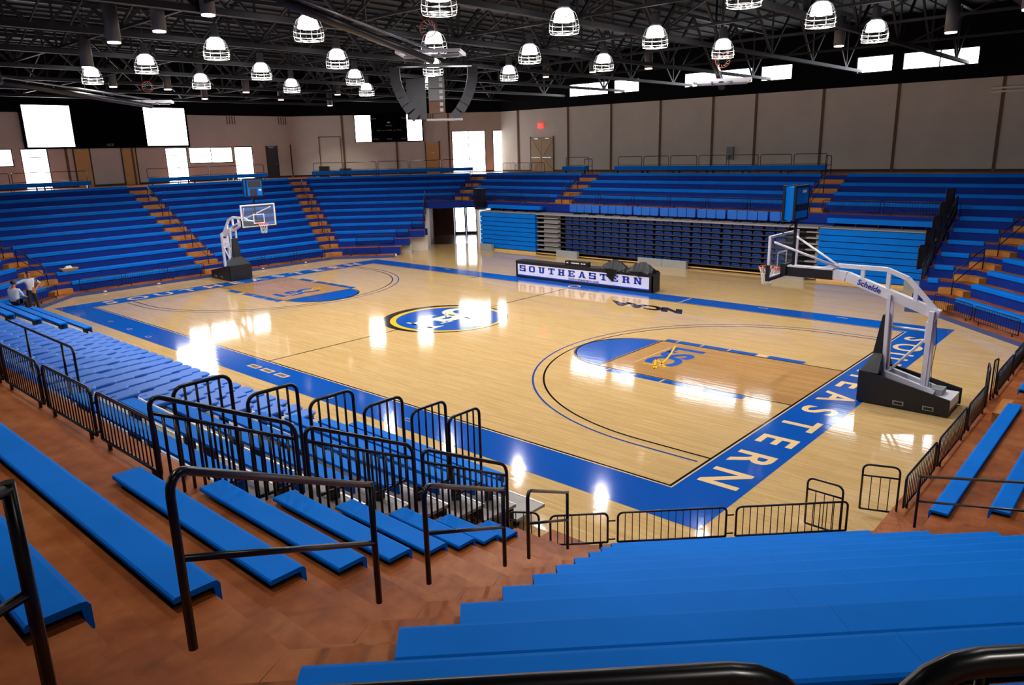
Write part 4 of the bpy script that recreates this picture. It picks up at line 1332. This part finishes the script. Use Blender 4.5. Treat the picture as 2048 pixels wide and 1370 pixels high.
    rim = pp('rim', MB().tube([(3.4 + .38 + .23 * math.cos(2 * math.pi * k / 24), .23 * math.sin(2 * math.pi * k / 24), 3.05) for k in range(24)], .012, 6, closed=True).box((3.4, -.09, 2.99), (3.56, .09, 3.06)), 'orange')
    pp('net', net(MB(), (3.78, 0, 3.04), .225, .12, .45), 'net_white', rim)
    # shot clock above the board
    sc = pp('shot_clock', MB().box((2.98, -.42, 4.36), (3.30, .42, 5.18)), 'bench_blue')
    pp('clock_edge', rect_loop(MB(), .9, .88, .06, .06, (3.28, 0, 4.77)), 'black_plastic', sc)
    pp('clock_edge', rect_loop(MB(), .9, .88, .06, .06, (3.0, 0, 4.77)), 'black_plastic', sc)
    pp('clock_display', MB().box((3.30, -.33, 4.80), (3.315, .33, 5.12)).box((3.30, -.26, 4.40), (3.315, .12, 4.74)), 'screen_grey', sc)
    pp('clock_back_plate', MB().box((2.965, -.36, 4.58), (2.98, .36, 4.74)), 'black_plastic', sc)
    pp('clock_label', MB().box((2.96, -.2, 5.02), (2.97, .05, 5.09)).box((3.315, .2, 4.62), (3.32, .34, 4.69)), 'white_plastic', sc)
    pp('clock_post', MB().beam((3.1, 0, 3.1), (3.1, 0, 4.36), .06, .06).tube([(3.1, 0, 4.3), (3.3, -.4, 3.98)], .012, 6).tube([(3.1, 0, 4.3), (3.3, .4, 3.98)], .012, 6), 'black_metal')
    pp('clock_wire', MB().tube([(-.36, 0, 2.2), (-.44, .02, 1.6), (-.40, .03, 1.0), (-.45, .1, .45)], .008, 5), 'black_metal')
    return r
hoop_stand((16.5, .05, 0), math.pi, 'white portable basketball hoop on a black padded base, beside the court fence')
hoop_stand((-16.62, .03, 0), 0, 'white portable basketball hoop on a black padded base, before the video board stand')

# ------------------------------------------------------------------ scorer's table
T0, T1, TYF = -4.07, 3.9, 8.72
t = thing('scorer_table', (0, TYF + .3, 0), 'long black scorer table with white lettered front at the sideline', 'table')
part('table_top', MB().box((T0, TYF - .02, .78), (T1, TYF + .62, .86)), 'black_plastic', t)
part('end_panel', MB().box((T1 - .06, TYF, .05), (T1, TYF + .6, .78)), 'black_plastic', t)
part('end_panel', MB().box((T0, TYF, .05), (T0 + .06, TYF + .6, .78)), 'black_plastic', t)
for x in (T0 + .2, -1.4, 1.3, T1 - .2):
    part('leg', MB().box((x - .03, TYF + .5, 0.002), (x + .03, TYF + .56, .78)), 'black_metal', t)
part('front_frame', MB().box((T0, TYF, .02), (T1, TYF + .05, .14)).box((T0, TYF, .70), (T1, TYF + .05, .78)).box((T0, TYF, .14), (T0 + .12, TYF + .05, .70)).box((T1 - .18, TYF, .14), (T1, TYF + .05, .70)), 'black_plastic', t)
sg_ = part('front_sign', MB().box((T0 + .12, TYF + .005, .14), (T1 - .18, TYF + .045, .70)), 'sign_white', t)
part('sign_base_band', MB().box((T0 + .12, TYF - .004, .12), (T1 - .18, TYF + .005, .17)), 'sign_blue', sg_)
GL = {
 'S': [(0, .8, .8, 1), (0, .5, .24, 1), (0, .42, .8, .6), (.56, 0, .8, .6), (0, 0, .8, .2), (.62, .68, .8, .8), (0, .2, .18, .32)],
 'O': [(.08, .8, .72, 1), (.08, 0, .72, .2), (0, .12, .24, .88), (.56, .12, .8, .88)],
 'U': [(.1, .14, .34, 1), (.5, .14, .74, 1), (.16, 0, .68, .2), (0, .84, .4, 1), (.44, .84, .84, 1)],
 'T': [(0, .8, .84, 1), (.3, 0, .54, 1), (.16, 0, .68, .16), (0, .64, .14, .8), (.7, .64, .84, .8)],
 'H': [(.08, 0, .32, 1), (.52, 0, .76, 1), (.2, .4, .64, .6), (0, .86, .4, 1), (.44, .86, .84, 1), (0, 0, .4, .14), (.44, 0, .84, .14)],
 'E': [(.08, 0, .32, 1), (0, .82, .8, 1), (0, 0, .8, .18), (.3, .42, .58, .58), (.64, .66, .8, .82), (.64, .18, .8, .34), (.5, .34, .6, .66)],
 'R': [(.08, 0, .32, 1), (0, .84, .66, 1), (.5, .5, .76, .94), (.3, .42, .66, .58), (.5, .06, .74, .46), (0, 0, .42, .14), (.5, 0, .86, .14)],
 'N': [(.06, 0, .26, 1), (.58, 0, .78, 1), (0, .86, .32, 1), (.48, .86, .84, 1), (0, 0, .36, .14)],
 'A': [(0, 0, .34, .14), (.52, 0, .86, .14), (.28, .24, .6, .38), (.3, .86, .56, 1)],
}
def glyph(ch, x0, z0, w_, h_, y):
    mb = MB()
    q = lambda pts: mb.add([(x0 + a * w_, y, z0 + b * h_) for a, b in pts], [(0, 1, 2, 3)])
    for a, b, c, d in GL[ch]:
        q([(a, b), (c, b), (c, d), (a, d)])
    if ch == 'N':
        q([(.06, 1), (.3, 1), (.78, 0), (.56, 0)])
    if ch == 'A':
        q([(.08, 0), (.28, 0), (.5, 1), (.32, 1)]); q([(.56, 0), (.8, 0), (.56, 1), (.36, 1)])
    return mb
step = (T1 - T0 - .6) / 12
for k, ch in enumerate('SOUTHEASTERN'):
    part('sign_letter', glyph(ch, T0 + .24 + k * step, .34, .50, .30, TYF - .0), 'sign_blue', sg_)
text_part('sign_small_lettering', 'GoSoutheastern.com', .155, 'sign_dark', sg_, Vector((.15, TYF - .003, .235)) - world_of(sg_), (math.pi / 2, 0, 0), (1.15, 1, 1), bold=.004, spacing=1.15)
c = thing('scoring_console', (-.4, TYF + .25, .862), 'small black scoring console with white buttons on the scorer table', 'console')
part('console_body', MB().box((-1.05, TYF + .15, .863), (.28, TYF + .4, 1.06)), 'black_plastic', c)
for x in (-.9, -.62, -.50, -.38, -.26, -.05, .1):
    part('button_plate', MB().box((x - .05, TYF + .14, .95), (x + .05, TYF + .15, 1.0)), 'white_plastic', c)
def tarp(x0, x1, seed, label, drop):
    rnd = random.Random(seed)
    nx, ny = 16, 9
    top, ht = [], {}
    vs = []
    for j in range(ny):
        for i in range(nx):
            u, v = i / (nx - 1), j / (ny - 1)
            x = x0 + (x1 - x0) * u + rnd.uniform(-.04, .04)
            y = TYF - .06 + .62 * v + rnd.uniform(-.02, .02)
            hump = math.sin(math.pi * u) ** .6 * math.sin(math.pi * min(1, v + .18)) * .30
            z = .885 + hump + rnd.uniform(0, .16) * (.3 + math.sin(math.pi * u))
            if j == 0:
                y = TYF - .07 - rnd.uniform(0, .03)
                z = .86 - drop * max(0, 1 - abs(u - .45) * 4.0) - rnd.uniform(0, .04)
            if j == 1:
                y, z = TYF - .06, .905 + rnd.uniform(0, .03)
            vs.append((x, y, z))
    fs = [(j * nx + i, j * nx + i + 1, (j + 1) * nx + i + 1, (j + 1) * nx + i) for j in range(ny - 1) for i in range(nx - 1)]
    n0 = len(vs)
    vs2 = vs + [(x, y + .012 if z < .88 else y, z - .012) for x, y, z in vs]
    fs2 = fs + [tuple(n0 + k for k in f[::-1]) for f in fs]
    rim_ = [i for i in range(nx)] + [j * nx + nx - 1 for j in range(1, ny)] + [(ny - 1) * nx + i for i in range(nx - 2, -1, -1)] + [j * nx for j in range(ny - 2, 0, -1)]
    for a, b in zip(rim_, rim_[1:] + rim_[:1]):
        fs2.append((b, a, n0 + a, n0 + b))
    solo('tarpaulin', MB().add(vs2, fs2), 'black_vinyl', ((x0 + x1) / 2, TYF + .3, .87), label, 'tarpaulin', 'black tarpaulins on the scorer table')
tarp(1.15, 2.5, 3, 'crumpled black tarpaulin hanging over the letters of the scorer table', .5)
tarp(2.55, 3.95, 5, 'crumpled black tarpaulin heaped at the table end beside the last letter', .12)

# ------------------------------------------------------------------ boards on the walls
vb = thing('video_board', (-31.7, .6, 7), 'long black video board with a white backlit panel at each end', 'scoreboard')
part('board_case', MB().box((-31.9, -4.25, 7.0), (-31.72, 5.9, 9.66)), 'screen_black', vb)
for y0, y1 in ((-4.1, -1.5), (3.0, 5.75)):
    part('backlit_panel', MB().box((-31.72, y0, 7.12), (-31.70, y1, 9.56)), 'backlit_panel', vb)
for y in (-3, .6, 4.5):
    part('wall_bracket', MB().box((-31.998, y - .1, 7.6), (-31.9, y + .1, 9.0)), 'black_metal', vb)
part('screen', MB().box((-31.72, -1.46, 7.08), (-31.705, 2.96, 9.6)), 'screen_black', vb)
text_part('board_lettering', 'LSCE', .2, 'text_grey', vb, Vector((-31.70, .6, 7.2)) - world_of(vb), (math.pi / 2, 0, math.pi / 2), bold=.01)
c0 = P2(3, 32.2, s_fl(-26.6, 19.3))
sb = thing('scoreboard', (*c0, 7.1), 'dark scoreboard with two white backlit side panels on the corner wall', 'scoreboard')
def sl(s0, s1, o0, o1, z0, z1, m, n, par):
    return wallslab(3, s0, s1, o0, o1, z0, z1, m, n, par)
sA, sB = s_fl(-28.38, 17.56), s_fl(-24.65, 21.3)
sA, sB = min(sA, sB), max(sA, sB)
sl(sA, sB, 32.26, 32.44, 7.08, 9.16, 'screen_black', 'board_case', sb)
wp = (sB - sA) * .235
sl(sA + .1, sA + wp, 32.24, 32.26, 7.14, 9.1, 'backlit_panel', 'backlit_panel', sb)
sl(sB - wp, sB - .06, 32.24, 32.26, 7.14, 9.1, 'backlit_panel', 'backlit_panel', sb)
# the wall faces +x-y: text direction runs with falling s
rz3 = math.atan2(TAN[3].y, TAN[3].x) + math.pi
for txt, f, z, sz in (('Home', .27, 8.85, .2), ('Guest', .73, 8.85, .2), ('PERIOD', .5, 8.3, .15), ('FOUL  t.o.l  PLAYER  t.o.l  FOUL', .5, 7.95, .14), ('WON', .3, 7.3, .15), ('GAME', .5, 7.3, .15), ('WON', .7, 7.3, .15)):
    s = sB + (sA - sB) * f
    text_part('board_lettering', txt, sz, 'text_grey', sb, Vector((*P2(3, 32.245, s), z)) - world_of(sb), (math.pi / 2, 0, rz3), bold=.004)
sl((sA + sB) / 2 - .1, (sA + sB) / 2 + .12, 32.24, 32.26, 8.5, 8.58, 'white_plastic', 'lit_digit', sb)
ex = thing('exit_sign', (-16.3, 25.5, 7.8), 'lit red exit sign above the beige double doors', 'sign')
part('sign_box', MB().box((-16.55, 25.5, 7.8), (-16.05, 25.595, 8.1)), 'exit_red', ex)
text_part('sign_lettering', 'EXIT', .2, 'white_plastic', ex, (0, -.006, .15), (math.pi / 2, 0, 0), bold=.008)
fc = thing('fire_cabinet', (-.98, 25.45, 5.3), 'pale wall cabinet with a dark window under the high windows', 'cabinet')
part('cabinet_body', MB().box((-1.2, 25.45, 5.32), (-.76, 25.595, 6.1)), 'grey_panel', fc)
part('cabinet_window', MB().box((-1.05, 25.44, 5.42), (-.92, 25.45, 5.6)), 'black_plastic', fc)
# slots high on the walls
for i, s in ((4, -9.6), (4, -13.8), (3, s_fl(-24.1, 21.9)), (3, s_fl(-19.4, 26.6))):
    for q in range(4):
        wallslab(i, s + q * .2, s + q * .2 + .06, WALL[i] - .03, WALL[i] + .01, 8.55, 9.1, 'wall_joint', 'vent_slot', WALLS[i])
pi_ = thing('wall_pipe', (13, 25.4, 8.6), 'pair of beige pipes high on the wall beyond the last pilaster', 'pipe')
for z in (8.45, 8.62):
    part('pipe_run', MB().tube([(12.7, 25.5, z), (17.2, 25.5, z)], .05, 8), 'wall_beige', pi_)

# ------------------------------------------------------------------ speaker cluster over the centre
sp = thing('speaker_cluster', (0, 0, 7.35), 'hanging loudspeaker cluster with two curved arrays over the court centre', 'speaker')
def box_rot(c, w_, d_, h_, yaw, roll):
    M = Matrix.Rotation(yaw, 3, 'Z') @ Matrix.Rotation(roll, 3, 'X')
    vs = [Vector(c) + M @ Vector((sx_ * d_ / 2, sy_ * w_ / 2, sz_ * h_ / 2)) for sz_ in (-1, 1) for sy_ in (-1, 1) for sx_ in (-1, 1)]
    return vs, [(0, 2, 3, 1), (4, 5, 7, 6), (0, 1, 5, 4), (1, 3, 7, 5), (3, 2, 6, 7), (2, 0, 4, 6)]
vd = Vector((CX, CY, 0)).normalized()
sd = Vector((-vd.y, vd.x, 0))
for sgn, base in ((-1, 1.28), (1, 1.25)):
    for q in range(7):
        z = 9.05 - q * .25
        f = q / 6
        off = base + .12 - .62 * f * f
        c = sd * sgn * off
        tilt = sgn * (.1 + .75 * f)
        part('array_cabinet', MB().add(*box_rot((c.x, c.y, z), .36, .42, .262, math.atan2(vd.y, vd.x), -sgn * .72 * f)), 'dark_deck', sp)
for q, m in enumerate(('duct_grey', 'duct_grey', 'brick_brown')):
    c = sd * .05
    part('subwoofer', MB().add(*box_rot((c.x, c.y, 8.65 - q * .42), .58, .5, .4, math.atan2(vd.y, vd.x), 0)), m, sp)
    for k in (-.1, .1):
        e = c + vd * .27 + sd * .16
        part('driver_cone', MB().add(*box_rot((e.x, e.y, 8.65 - q * .42 + k), .12, .03, .12, math.atan2(vd.y, vd.x), 0)), 'grey_panel', sp)
c = sd * -.68
part('side_panel', MB().add(*box_rot((c.x, c.y, 8.1), .7, .1, 1.4, math.atan2(vd.y, vd.x), 0)), 'dark_deck', sp)
part('hanging_frame', MB().add(*box_rot((0, 0, 9.25), 2.7, .5, .08, math.atan2(vd.y, vd.x), 0)).tube([(sd.x, sd.y, 9.2), (sd.x, sd.y, 12.4)], .02, 5).tube([(-sd.x, -sd.y, 9.2), (-sd.x, -sd.y, 12.4)], .02, 5), 'black_metal', sp)
part('bottom_tray', MB().add(*box_rot((sd.x * .3, sd.y * .3, 7.38), 1.3, .6, .06, math.atan2(vd.y, vd.x), 0)), 'grey_panel', sp)

# ------------------------------------------------------------------ ceiling-hung goals folded up
def folded_goal(c, axis, arm_to, label, rim_side=1, tilt=0.0):
    """backboard lying flat at c; axis = direction of its long edge; boom runs to arm_to"""
    a = Vector(axis).normalized()
    b = Vector((-a.y, a.x, 0))
    c = Vector(c)
    n = (Vector((0, 0, 1)) * math.cos(tilt) + b * math.sin(tilt)).normalized()
    b2 = n.cross(a).normalized()
    r = thing('folded_goal', c, label, 'hoop', 'ceiling goals folded up')
    def R(u0, u1, v0, v1, h0, h1):
        vs = [c + a * u + b2 * v + n * h for h in (h0, h1) for v in (v0, v1) for u in (u0, u1)]
        return vs, [(0, 2, 3, 1), (4, 5, 7, 6), (0, 1, 5, 4), (1, 3, 7, 5), (3, 2, 6, 7), (2, 0, 4, 6)]
    bd = part('backboard', MB().add(*R(-.9, .9, -.55, .55, -.02, .02)), 'glass_clear', r)
    m = MB()
    for q in ((-.92, .92, -.57, -.50), (-.92, .92, .50, .57), (-.92, -.85, -.5, .5), (.85, .92, -.5, .5)):
        m.add(*R(*q, -.04, .04))
    part('board_frame', m, 'white_metal', bd)
    m = MB()
    for q in (-.3, .3):
        m.add(*R(q - .03, q + .03, -.5, .5, -.1, -.04))
    m.add(*R(-.8, .8, -.03, .03, -.12, -.05))
    part('back_bracing', m, 'steel', r)
    rc = c + n * .62 * rim_side + b2 * -.3
    pts = [rc + (n * math.cos(t_) + a * math.sin(t_)) * .23 for t_ in [2 * math.pi * k / 20 for k in range(20)]]
    rm = part('rim', MB().tube(pts, .014, 6, closed=True), 'orange', r)
    m = MB()
    for k in range(12):
        t_ = 2 * math.pi * k / 12
        p = rc + (n * math.cos(t_) + a * math.sin(t_)) * .22
        q = rc + (n * math.cos(t_ + .4) + a * math.sin(t_ + .4)) * .12 + b2 * .3
        m.tube([p, q], .008, 4, cap=False)
    part('net', m, 'net_white', rm)
    E = Vector(arm_to)
    part('boom_pipe', MB().tube([c - n * .18, E], .11, 12), 'boom_dark', r)
    part('boom_rod', MB().tube([c + n * .1, E + Vector((0, 0, .16))], .04, 8), 'steel', r)
    part('hanger', MB().tube([E, (E.x, E.y, 12.595)], .05, 6), 'black_metal', r)
    part('hanger_cable', MB().tube([c.lerp(E, .5), (c.lerp(E, .5).x, c.lerp(E, .5).y, 12.595)], .012, 5), 'black_metal', r)
folded_goal((4.14, -3.89, 8.98), (.8, .6, 0), (6.01, -9.83, 9.43), 'folded ceiling goal with thick dark boom in front of the speaker cluster')
folded_goal((-14.72, -3.82, 8.75), (.5, .85, 0), (-10.2, -10.8, 8.95), 'folded ceiling goal above the white panels of the video board')
folded_goal((8.8, 4.7, 8.28), (.9, .45, 0), (5.5, 10.5, 9.6), 'folded ceiling goal hanging before the middle high windows')

# ------------------------------------------------------------------ people
def person(name, loc, rz, J, E, tags, label, hairdef):
    """J: joint -> (co, radius); E: edges; tags: joint -> material slot (0 skin, 1 shirt, 2 trousers, 3 shoes)"""
    root = thing(name, loc, label, 'person', None, rz)
    names = list(J)
    me = bpy.data.meshes.new('body')
    me.from_pydata([J[n][0] for n in names], [(names.index(a), names.index(b)) for a, b in E], [])
    o = bpy.data.objects.new('body', me)
    COL.objects.link(o)
    sk = o.modifiers.new('skin', 'SKIN')
    sk.use_smooth_shade = True
    for k, n in enumerate(names):
        me.skin_vertices[0].data[k].radius = (J[n][1], J[n][1] if len(J[n]) < 3 else J[n][2])
        me.skin_vertices[0].data[k].use_root = (n == 'pelvis')
    ss = o.modifiers.new('sub', 'SUBSURF'); ss.levels = ss.render_levels = 2
    dg = bpy.context.evaluated_depsgraph_get()
    bm = bpy.data.meshes.new_from_object(o.evaluated_get(dg))
    bpy.data.objects.remove(o)
    bm.materials.clear()
    for m in ('skin', 'shirt', 'trousers', 'black_plastic'):
        bm.materials.append(MATS[m])
    segs = [(Vector(J[a][0]), Vector(J[b][0]), tags[b] if tags.get(b) is not None else tags[a]) for a, b in E]
    for p in bm.polygons:
        best, bt = 9, 0
        for a, b, t_ in segs:
            d = b - a
            f = max(0, min(1, (p.center - a).dot(d) / max(1e-6, d.length_squared)))
            dd = (a + d * f - p.center).length
            if dd < best:
                best, bt = dd, t_
        p.material_index = bt
        p.use_smooth = True
    inst('body', bm, root, (0, 0, 0))
    hc, hr = hairdef
    hm = MB().lathe([(.0, hr * 1.12), (hr * .6, hr * .98), (hr * .95, hr * .55), (hr * 1.04, .0), (hr * .98, -hr * .35)], n=14)
    h_ = inst('hair', hm.mesh('hair', ['hair']), root, hc)
    return root, h_
def fingers(J, E, wrist, hand_dir, side, tag, tags, pre):
    w_ = Vector(J[wrist][0]); d = Vector(hand_dir).normalized(); s = Vector(side).normalized()
    J[pre + 'palm'] = (tuple(w_ + d * .07), .034); E.append((wrist, pre + 'palm')); tags[pre + 'palm'] = tag
    for k in range(4):
        f1 = w_ + d * (.115 - .006 * abs(k - 1)) + s * (.027 - .018 * k)
        f2 = f1 + d * (.05 - .008 * abs(k - 1.4)) + Vector((0, 0, -.02))
        J[pre + 'f%da' % k] = (tuple(f1), .011); J[pre + 'f%db' % k] = (tuple(f2), .009)
        E += [(pre + 'palm', pre + 'f%da' % k), (pre + 'f%da' % k, pre + 'f%db' % k)]
        tags[pre + 'f%da' % k] = tags[pre + 'f%db' % k] = tag
    t1 = w_ + d * .05 + s * .05
    J[pre + 'th'] = (tuple(t1), .012); E.append((pre + 'palm', pre + 'th')); tags[pre + 'th'] = tag
# standing man: faces +X locally, one hand on the hip, the other arm out along the rail
J = {'pelvis': ((0, 0, .98), .15, .12), 'belly': ((0, 0, 1.12), .16, .125), 'chest': ((.01, 0, 1.36), .175, .12), 'neckb': ((0, 0, 1.50), .08), 'neck': ((.01, 0, 1.57), .055), 'head': ((.03, 0, 1.67), .085, .08), 'crown': ((.025, 0, 1.77), .075),
     'nose': ((.125, 0, 1.665), .014),
     'lsh': ((0, .19, 1.45), .065), 'lel': ((-.02, .44, 1.36), .05), 'lwr': ((.05, .68, 1.26), .034),
     'rsh': ((0, -.19, 1.45), .065), 'rel': ((-.1, -.42, 1.24), .05), 'rwr': ((.02, -.22, 1.06), .034),
     'lhip': ((0, .1, .92), .105), 'lkn': ((.03, .13, .50), .07), 'lan': ((-.01, .15, .09), .05), 'ltoe': ((.16, .17, .035), .04),
     'rhip': ((0, -.1, .92), .105), 'rkn': ((.05, -.14, .50), .07), 'ran': ((.02, -.18, .09), .05), 'rtoe': ((.18, -.21, .035), .04)}
E_ = [('pelvis', 'belly'), ('belly', 'chest'), ('chest', 'neckb'), ('neckb', 'neck'), ('neck', 'head'), ('head', 'crown'), ('head', 'nose'), ('chest', 'lsh'), ('lsh', 'lel'), ('lel', 'lwr'), ('chest', 'rsh'), ('rsh', 'rel'), ('rel', 'rwr'),
      ('pelvis', 'lhip'), ('lhip', 'lkn'), ('lkn', 'lan'), ('lan', 'ltoe'), ('pelvis', 'rhip'), ('rhip', 'rkn'), ('rkn', 'ran'), ('ran', 'rtoe')]
tg = {'pelvis': 2, 'belly': 1, 'chest': 1, 'neckb': 1, 'neck': 0, 'head': 0, 'crown': 0, 'nose': 0, 'lsh': 1, 'lel': 1, 'lwr': 0, 'rsh': 1, 'rel': 1, 'rwr': 0, 'lhip': 2, 'lkn': 2, 'lan': 2, 'ltoe': 3, 'rhip': 2, 'rkn': 2, 'ran': 2, 'rtoe': 3}
J1, E1, t1 = {k_: ((v_[0][0], -v_[0][1], v_[0][2]),) + v_[1:] for k_, v_ in J.items()}, list(E_), dict(tg)
fingers(J1, E1, 'lwr', (.1, -.9, -.35), (.9, .1, .3), 0, t1, 'l')
fingers(J1, E1, 'rwr', (.5, -.6, -.5), (.7, .6, .2), 0, t1, 'r')
def face(root, c):
    for y in (-.032, .032):
        inst('eye', MB().box((-.008, -.012, -.006), (.008, .012, .006)).mesh('eye', ['hair']), root, (c[0] + .083, c[1] + y, c[2] + .015))
    inst('mouth', MB().box((-.006, -.024, -.006), (.006, .024, .006)).mesh('mouth', ['skin']), root, (c[0] + .083, c[1], c[2] - .05))
    for y in (-.088, .088):
        inst('ear', MB().lathe([(0, .03), (.014, .018), (.016, 0), (.012, -.02), (0, -.03)], n=8).mesh('ear', ['skin']), root, (c[0] - .005, c[1] + y, c[2]))
yaw = math.atan2(CY + 10.3, CX + 15.5)
man, h_ = person('person', (-15.15, -9.75, .002), yaw + .25, J1, E1, t1, 'standing person in a grey polo shirt and black trousers, hand on hip', ((.0, 0, 1.735), .085))
face(man, (.03, 0, 1.69))
# seated man seen from behind
S = dict(J)
S.update({'pelvis': ((0, 0, .13), .17, .14), 'belly': ((.03, 0, .28), .175, .14), 'chest': ((.08, 0, .50), .185, .13), 'neckb': ((.10, 0, .63), .085), 'neck': ((.12, 0, .69), .055), 'head': ((.15, 0, .79), .085, .08), 'crown': ((.145, 0, .89), .075), 'nose': ((.245, 0, .785), .014),
          'lsh': ((.09, .2, .57), .07), 'lel': ((.2, .26, .34), .05), 'lwr': ((.42, .18, .26), .034), 'rsh': ((.09, -.2, .57), .07), 'rel': ((.2, -.26, .34), .05), 'rwr': ((.42, -.18, .26), .034),
          'lhip': ((.06, .1, .10), .105), 'lkn': ((.46, .14, .12), .075), 'lan': ((.46, .15, -.27), .05), 'ltoe': ((.60, .16, -.30), .035), 'rhip': ((.06, -.1, .10), .105), 'rkn': ((.46, -.14, .12), .075), 'ran': ((.46, -.15, -.27), .05), 'rtoe': ((.60, -.16, -.30), .035)})
S1, E2, t2 = dict(S), list(E_), dict(tg)
fingers(S1, E2, 'lwr', (.9, -.2, -.3), (.1, .9, .2), 0, t2, 'l')
fingers(S1, E2, 'rwr', (.9, .2, -.3), (.1, -.9, .2), 0, t2, 'r')
man2, h2 = person('person', (-12.25, ty(2) - .2, TR * 2 + .352), math.pi * .72, S1, E2, t2, 'seated person in a white shirt seen from behind on the blue bench', ((.125, 0, .85), .09))
face(man2, (.15, 0, .81))

# ------------------------------------------------------------------ odds and ends
bk = thing('cardboard_tray', (*P2(4, front(4, 1) + .12, 7.9 - 1.1), .64 + RIS * 1 + .003), 'torn cardboard tray with white paper lying on a low bench end', 'tray')
z = world_of(bk)
part('tray', MB().hull([(z.x - .13, z.y - .3, z.z), (z.x + .13, z.y - .3, z.z), (z.x + .13, z.y + .3, z.z), (z.x - .13, z.y + .3, z.z)], [(z.x - .2, z.y - .4, z.z + .14), (z.x + .2, z.y - .4, z.z + .14), (z.x + .2, z.y + .4, z.z + .14), (z.x - .2, z.y + .4, z.z + .14)]), 'cardboard', bk)
part('paper', MB().hull([(z.x - .12, z.y - .2, z.z + .14), (z.x + .1, z.y - .25, z.z + .14), (z.x + .12, z.y + .1, z.z + .14), (z.x - .08, z.y + .2, z.z + .14)], [(z.x - .08, z.y - .1, z.z + .24), (z.x + .05, z.y - .12, z.z + .2), (z.x + .06, z.y + .05, z.z + .22), (z.x - .04, z.y + .1, z.z + .26)]), 'white_plastic', bk)
c0 = P2(3, 19.0, 5.6)
pl = thing('plank_pile', (*c0, .152), 'small pile of pale boards left beside the lowest parapet step', 'boards')
for q in range(4):
    a = Vector((*P2(3, 18.9 + q * .07, 5.1 + q * .1), .18 + .045 * q)); b = Vector((*P2(3, 19.05 - q * .05, 6.1 - q * .08), .18 + .045 * q))
    part('board', MB().beam(a, b, .1, .04), 'cardboard' if q % 2 else 'white_plastic', pl)
for q, (s, w_, h_) in enumerate(((s_fl(-28.0, 14.3), .7, .75), (s_fl(-27.1, 15.6), .8, .55))):
    o0 = front(3, 11) + 1.5
    b_ = thing('storage_box', (*P2(3, o0, s), CONC), ['taller brown box standing behind the concourse guard loops', 'lower brown box standing behind the concourse guard loops'][q], 'box')
    wallslab(3, s - w_ / 2, s + w_ / 2, o0, o0 + .5, CONC + .003, CONC + h_, 'frame_brown', 'box_body', b_)
    wallslab(3, s - w_ / 2 - .01, s + w_ / 2 + .01, o0 - .01, o0 + .51, CONC + h_, CONC + h_ + .04, 'black_plastic', 'lid', b_)
bt = solo('floor_bottle', MB().lathe([(0, 0), (.035, 0), (.035, .15), (.014, .19), (.014, .23), (0, .23)], n=10), 'white_plastic', (-6.2, 14.2, .002), 'small clear bottle standing alone on the floor before the closed stand', 'bottle')
bt.location = (-6.2, 14.2, .002)
for q, y in enumerate((5.4, 2.6, -.2, -3.3, -5.9)):
    solo('curb_light', MB().box((-17.9 - .03, y - .07, .04), (-17.9 + .035, y + .07, .1)).box((-17.9 + .035, y - .05, .05), (-17.9 + .045, y + .05, .09)), 'white_plastic', (-17.88, y, .04), 'small white light set in the end stand curb, %s from the tunnel' % ORD[q], 'light', 'curb lights')
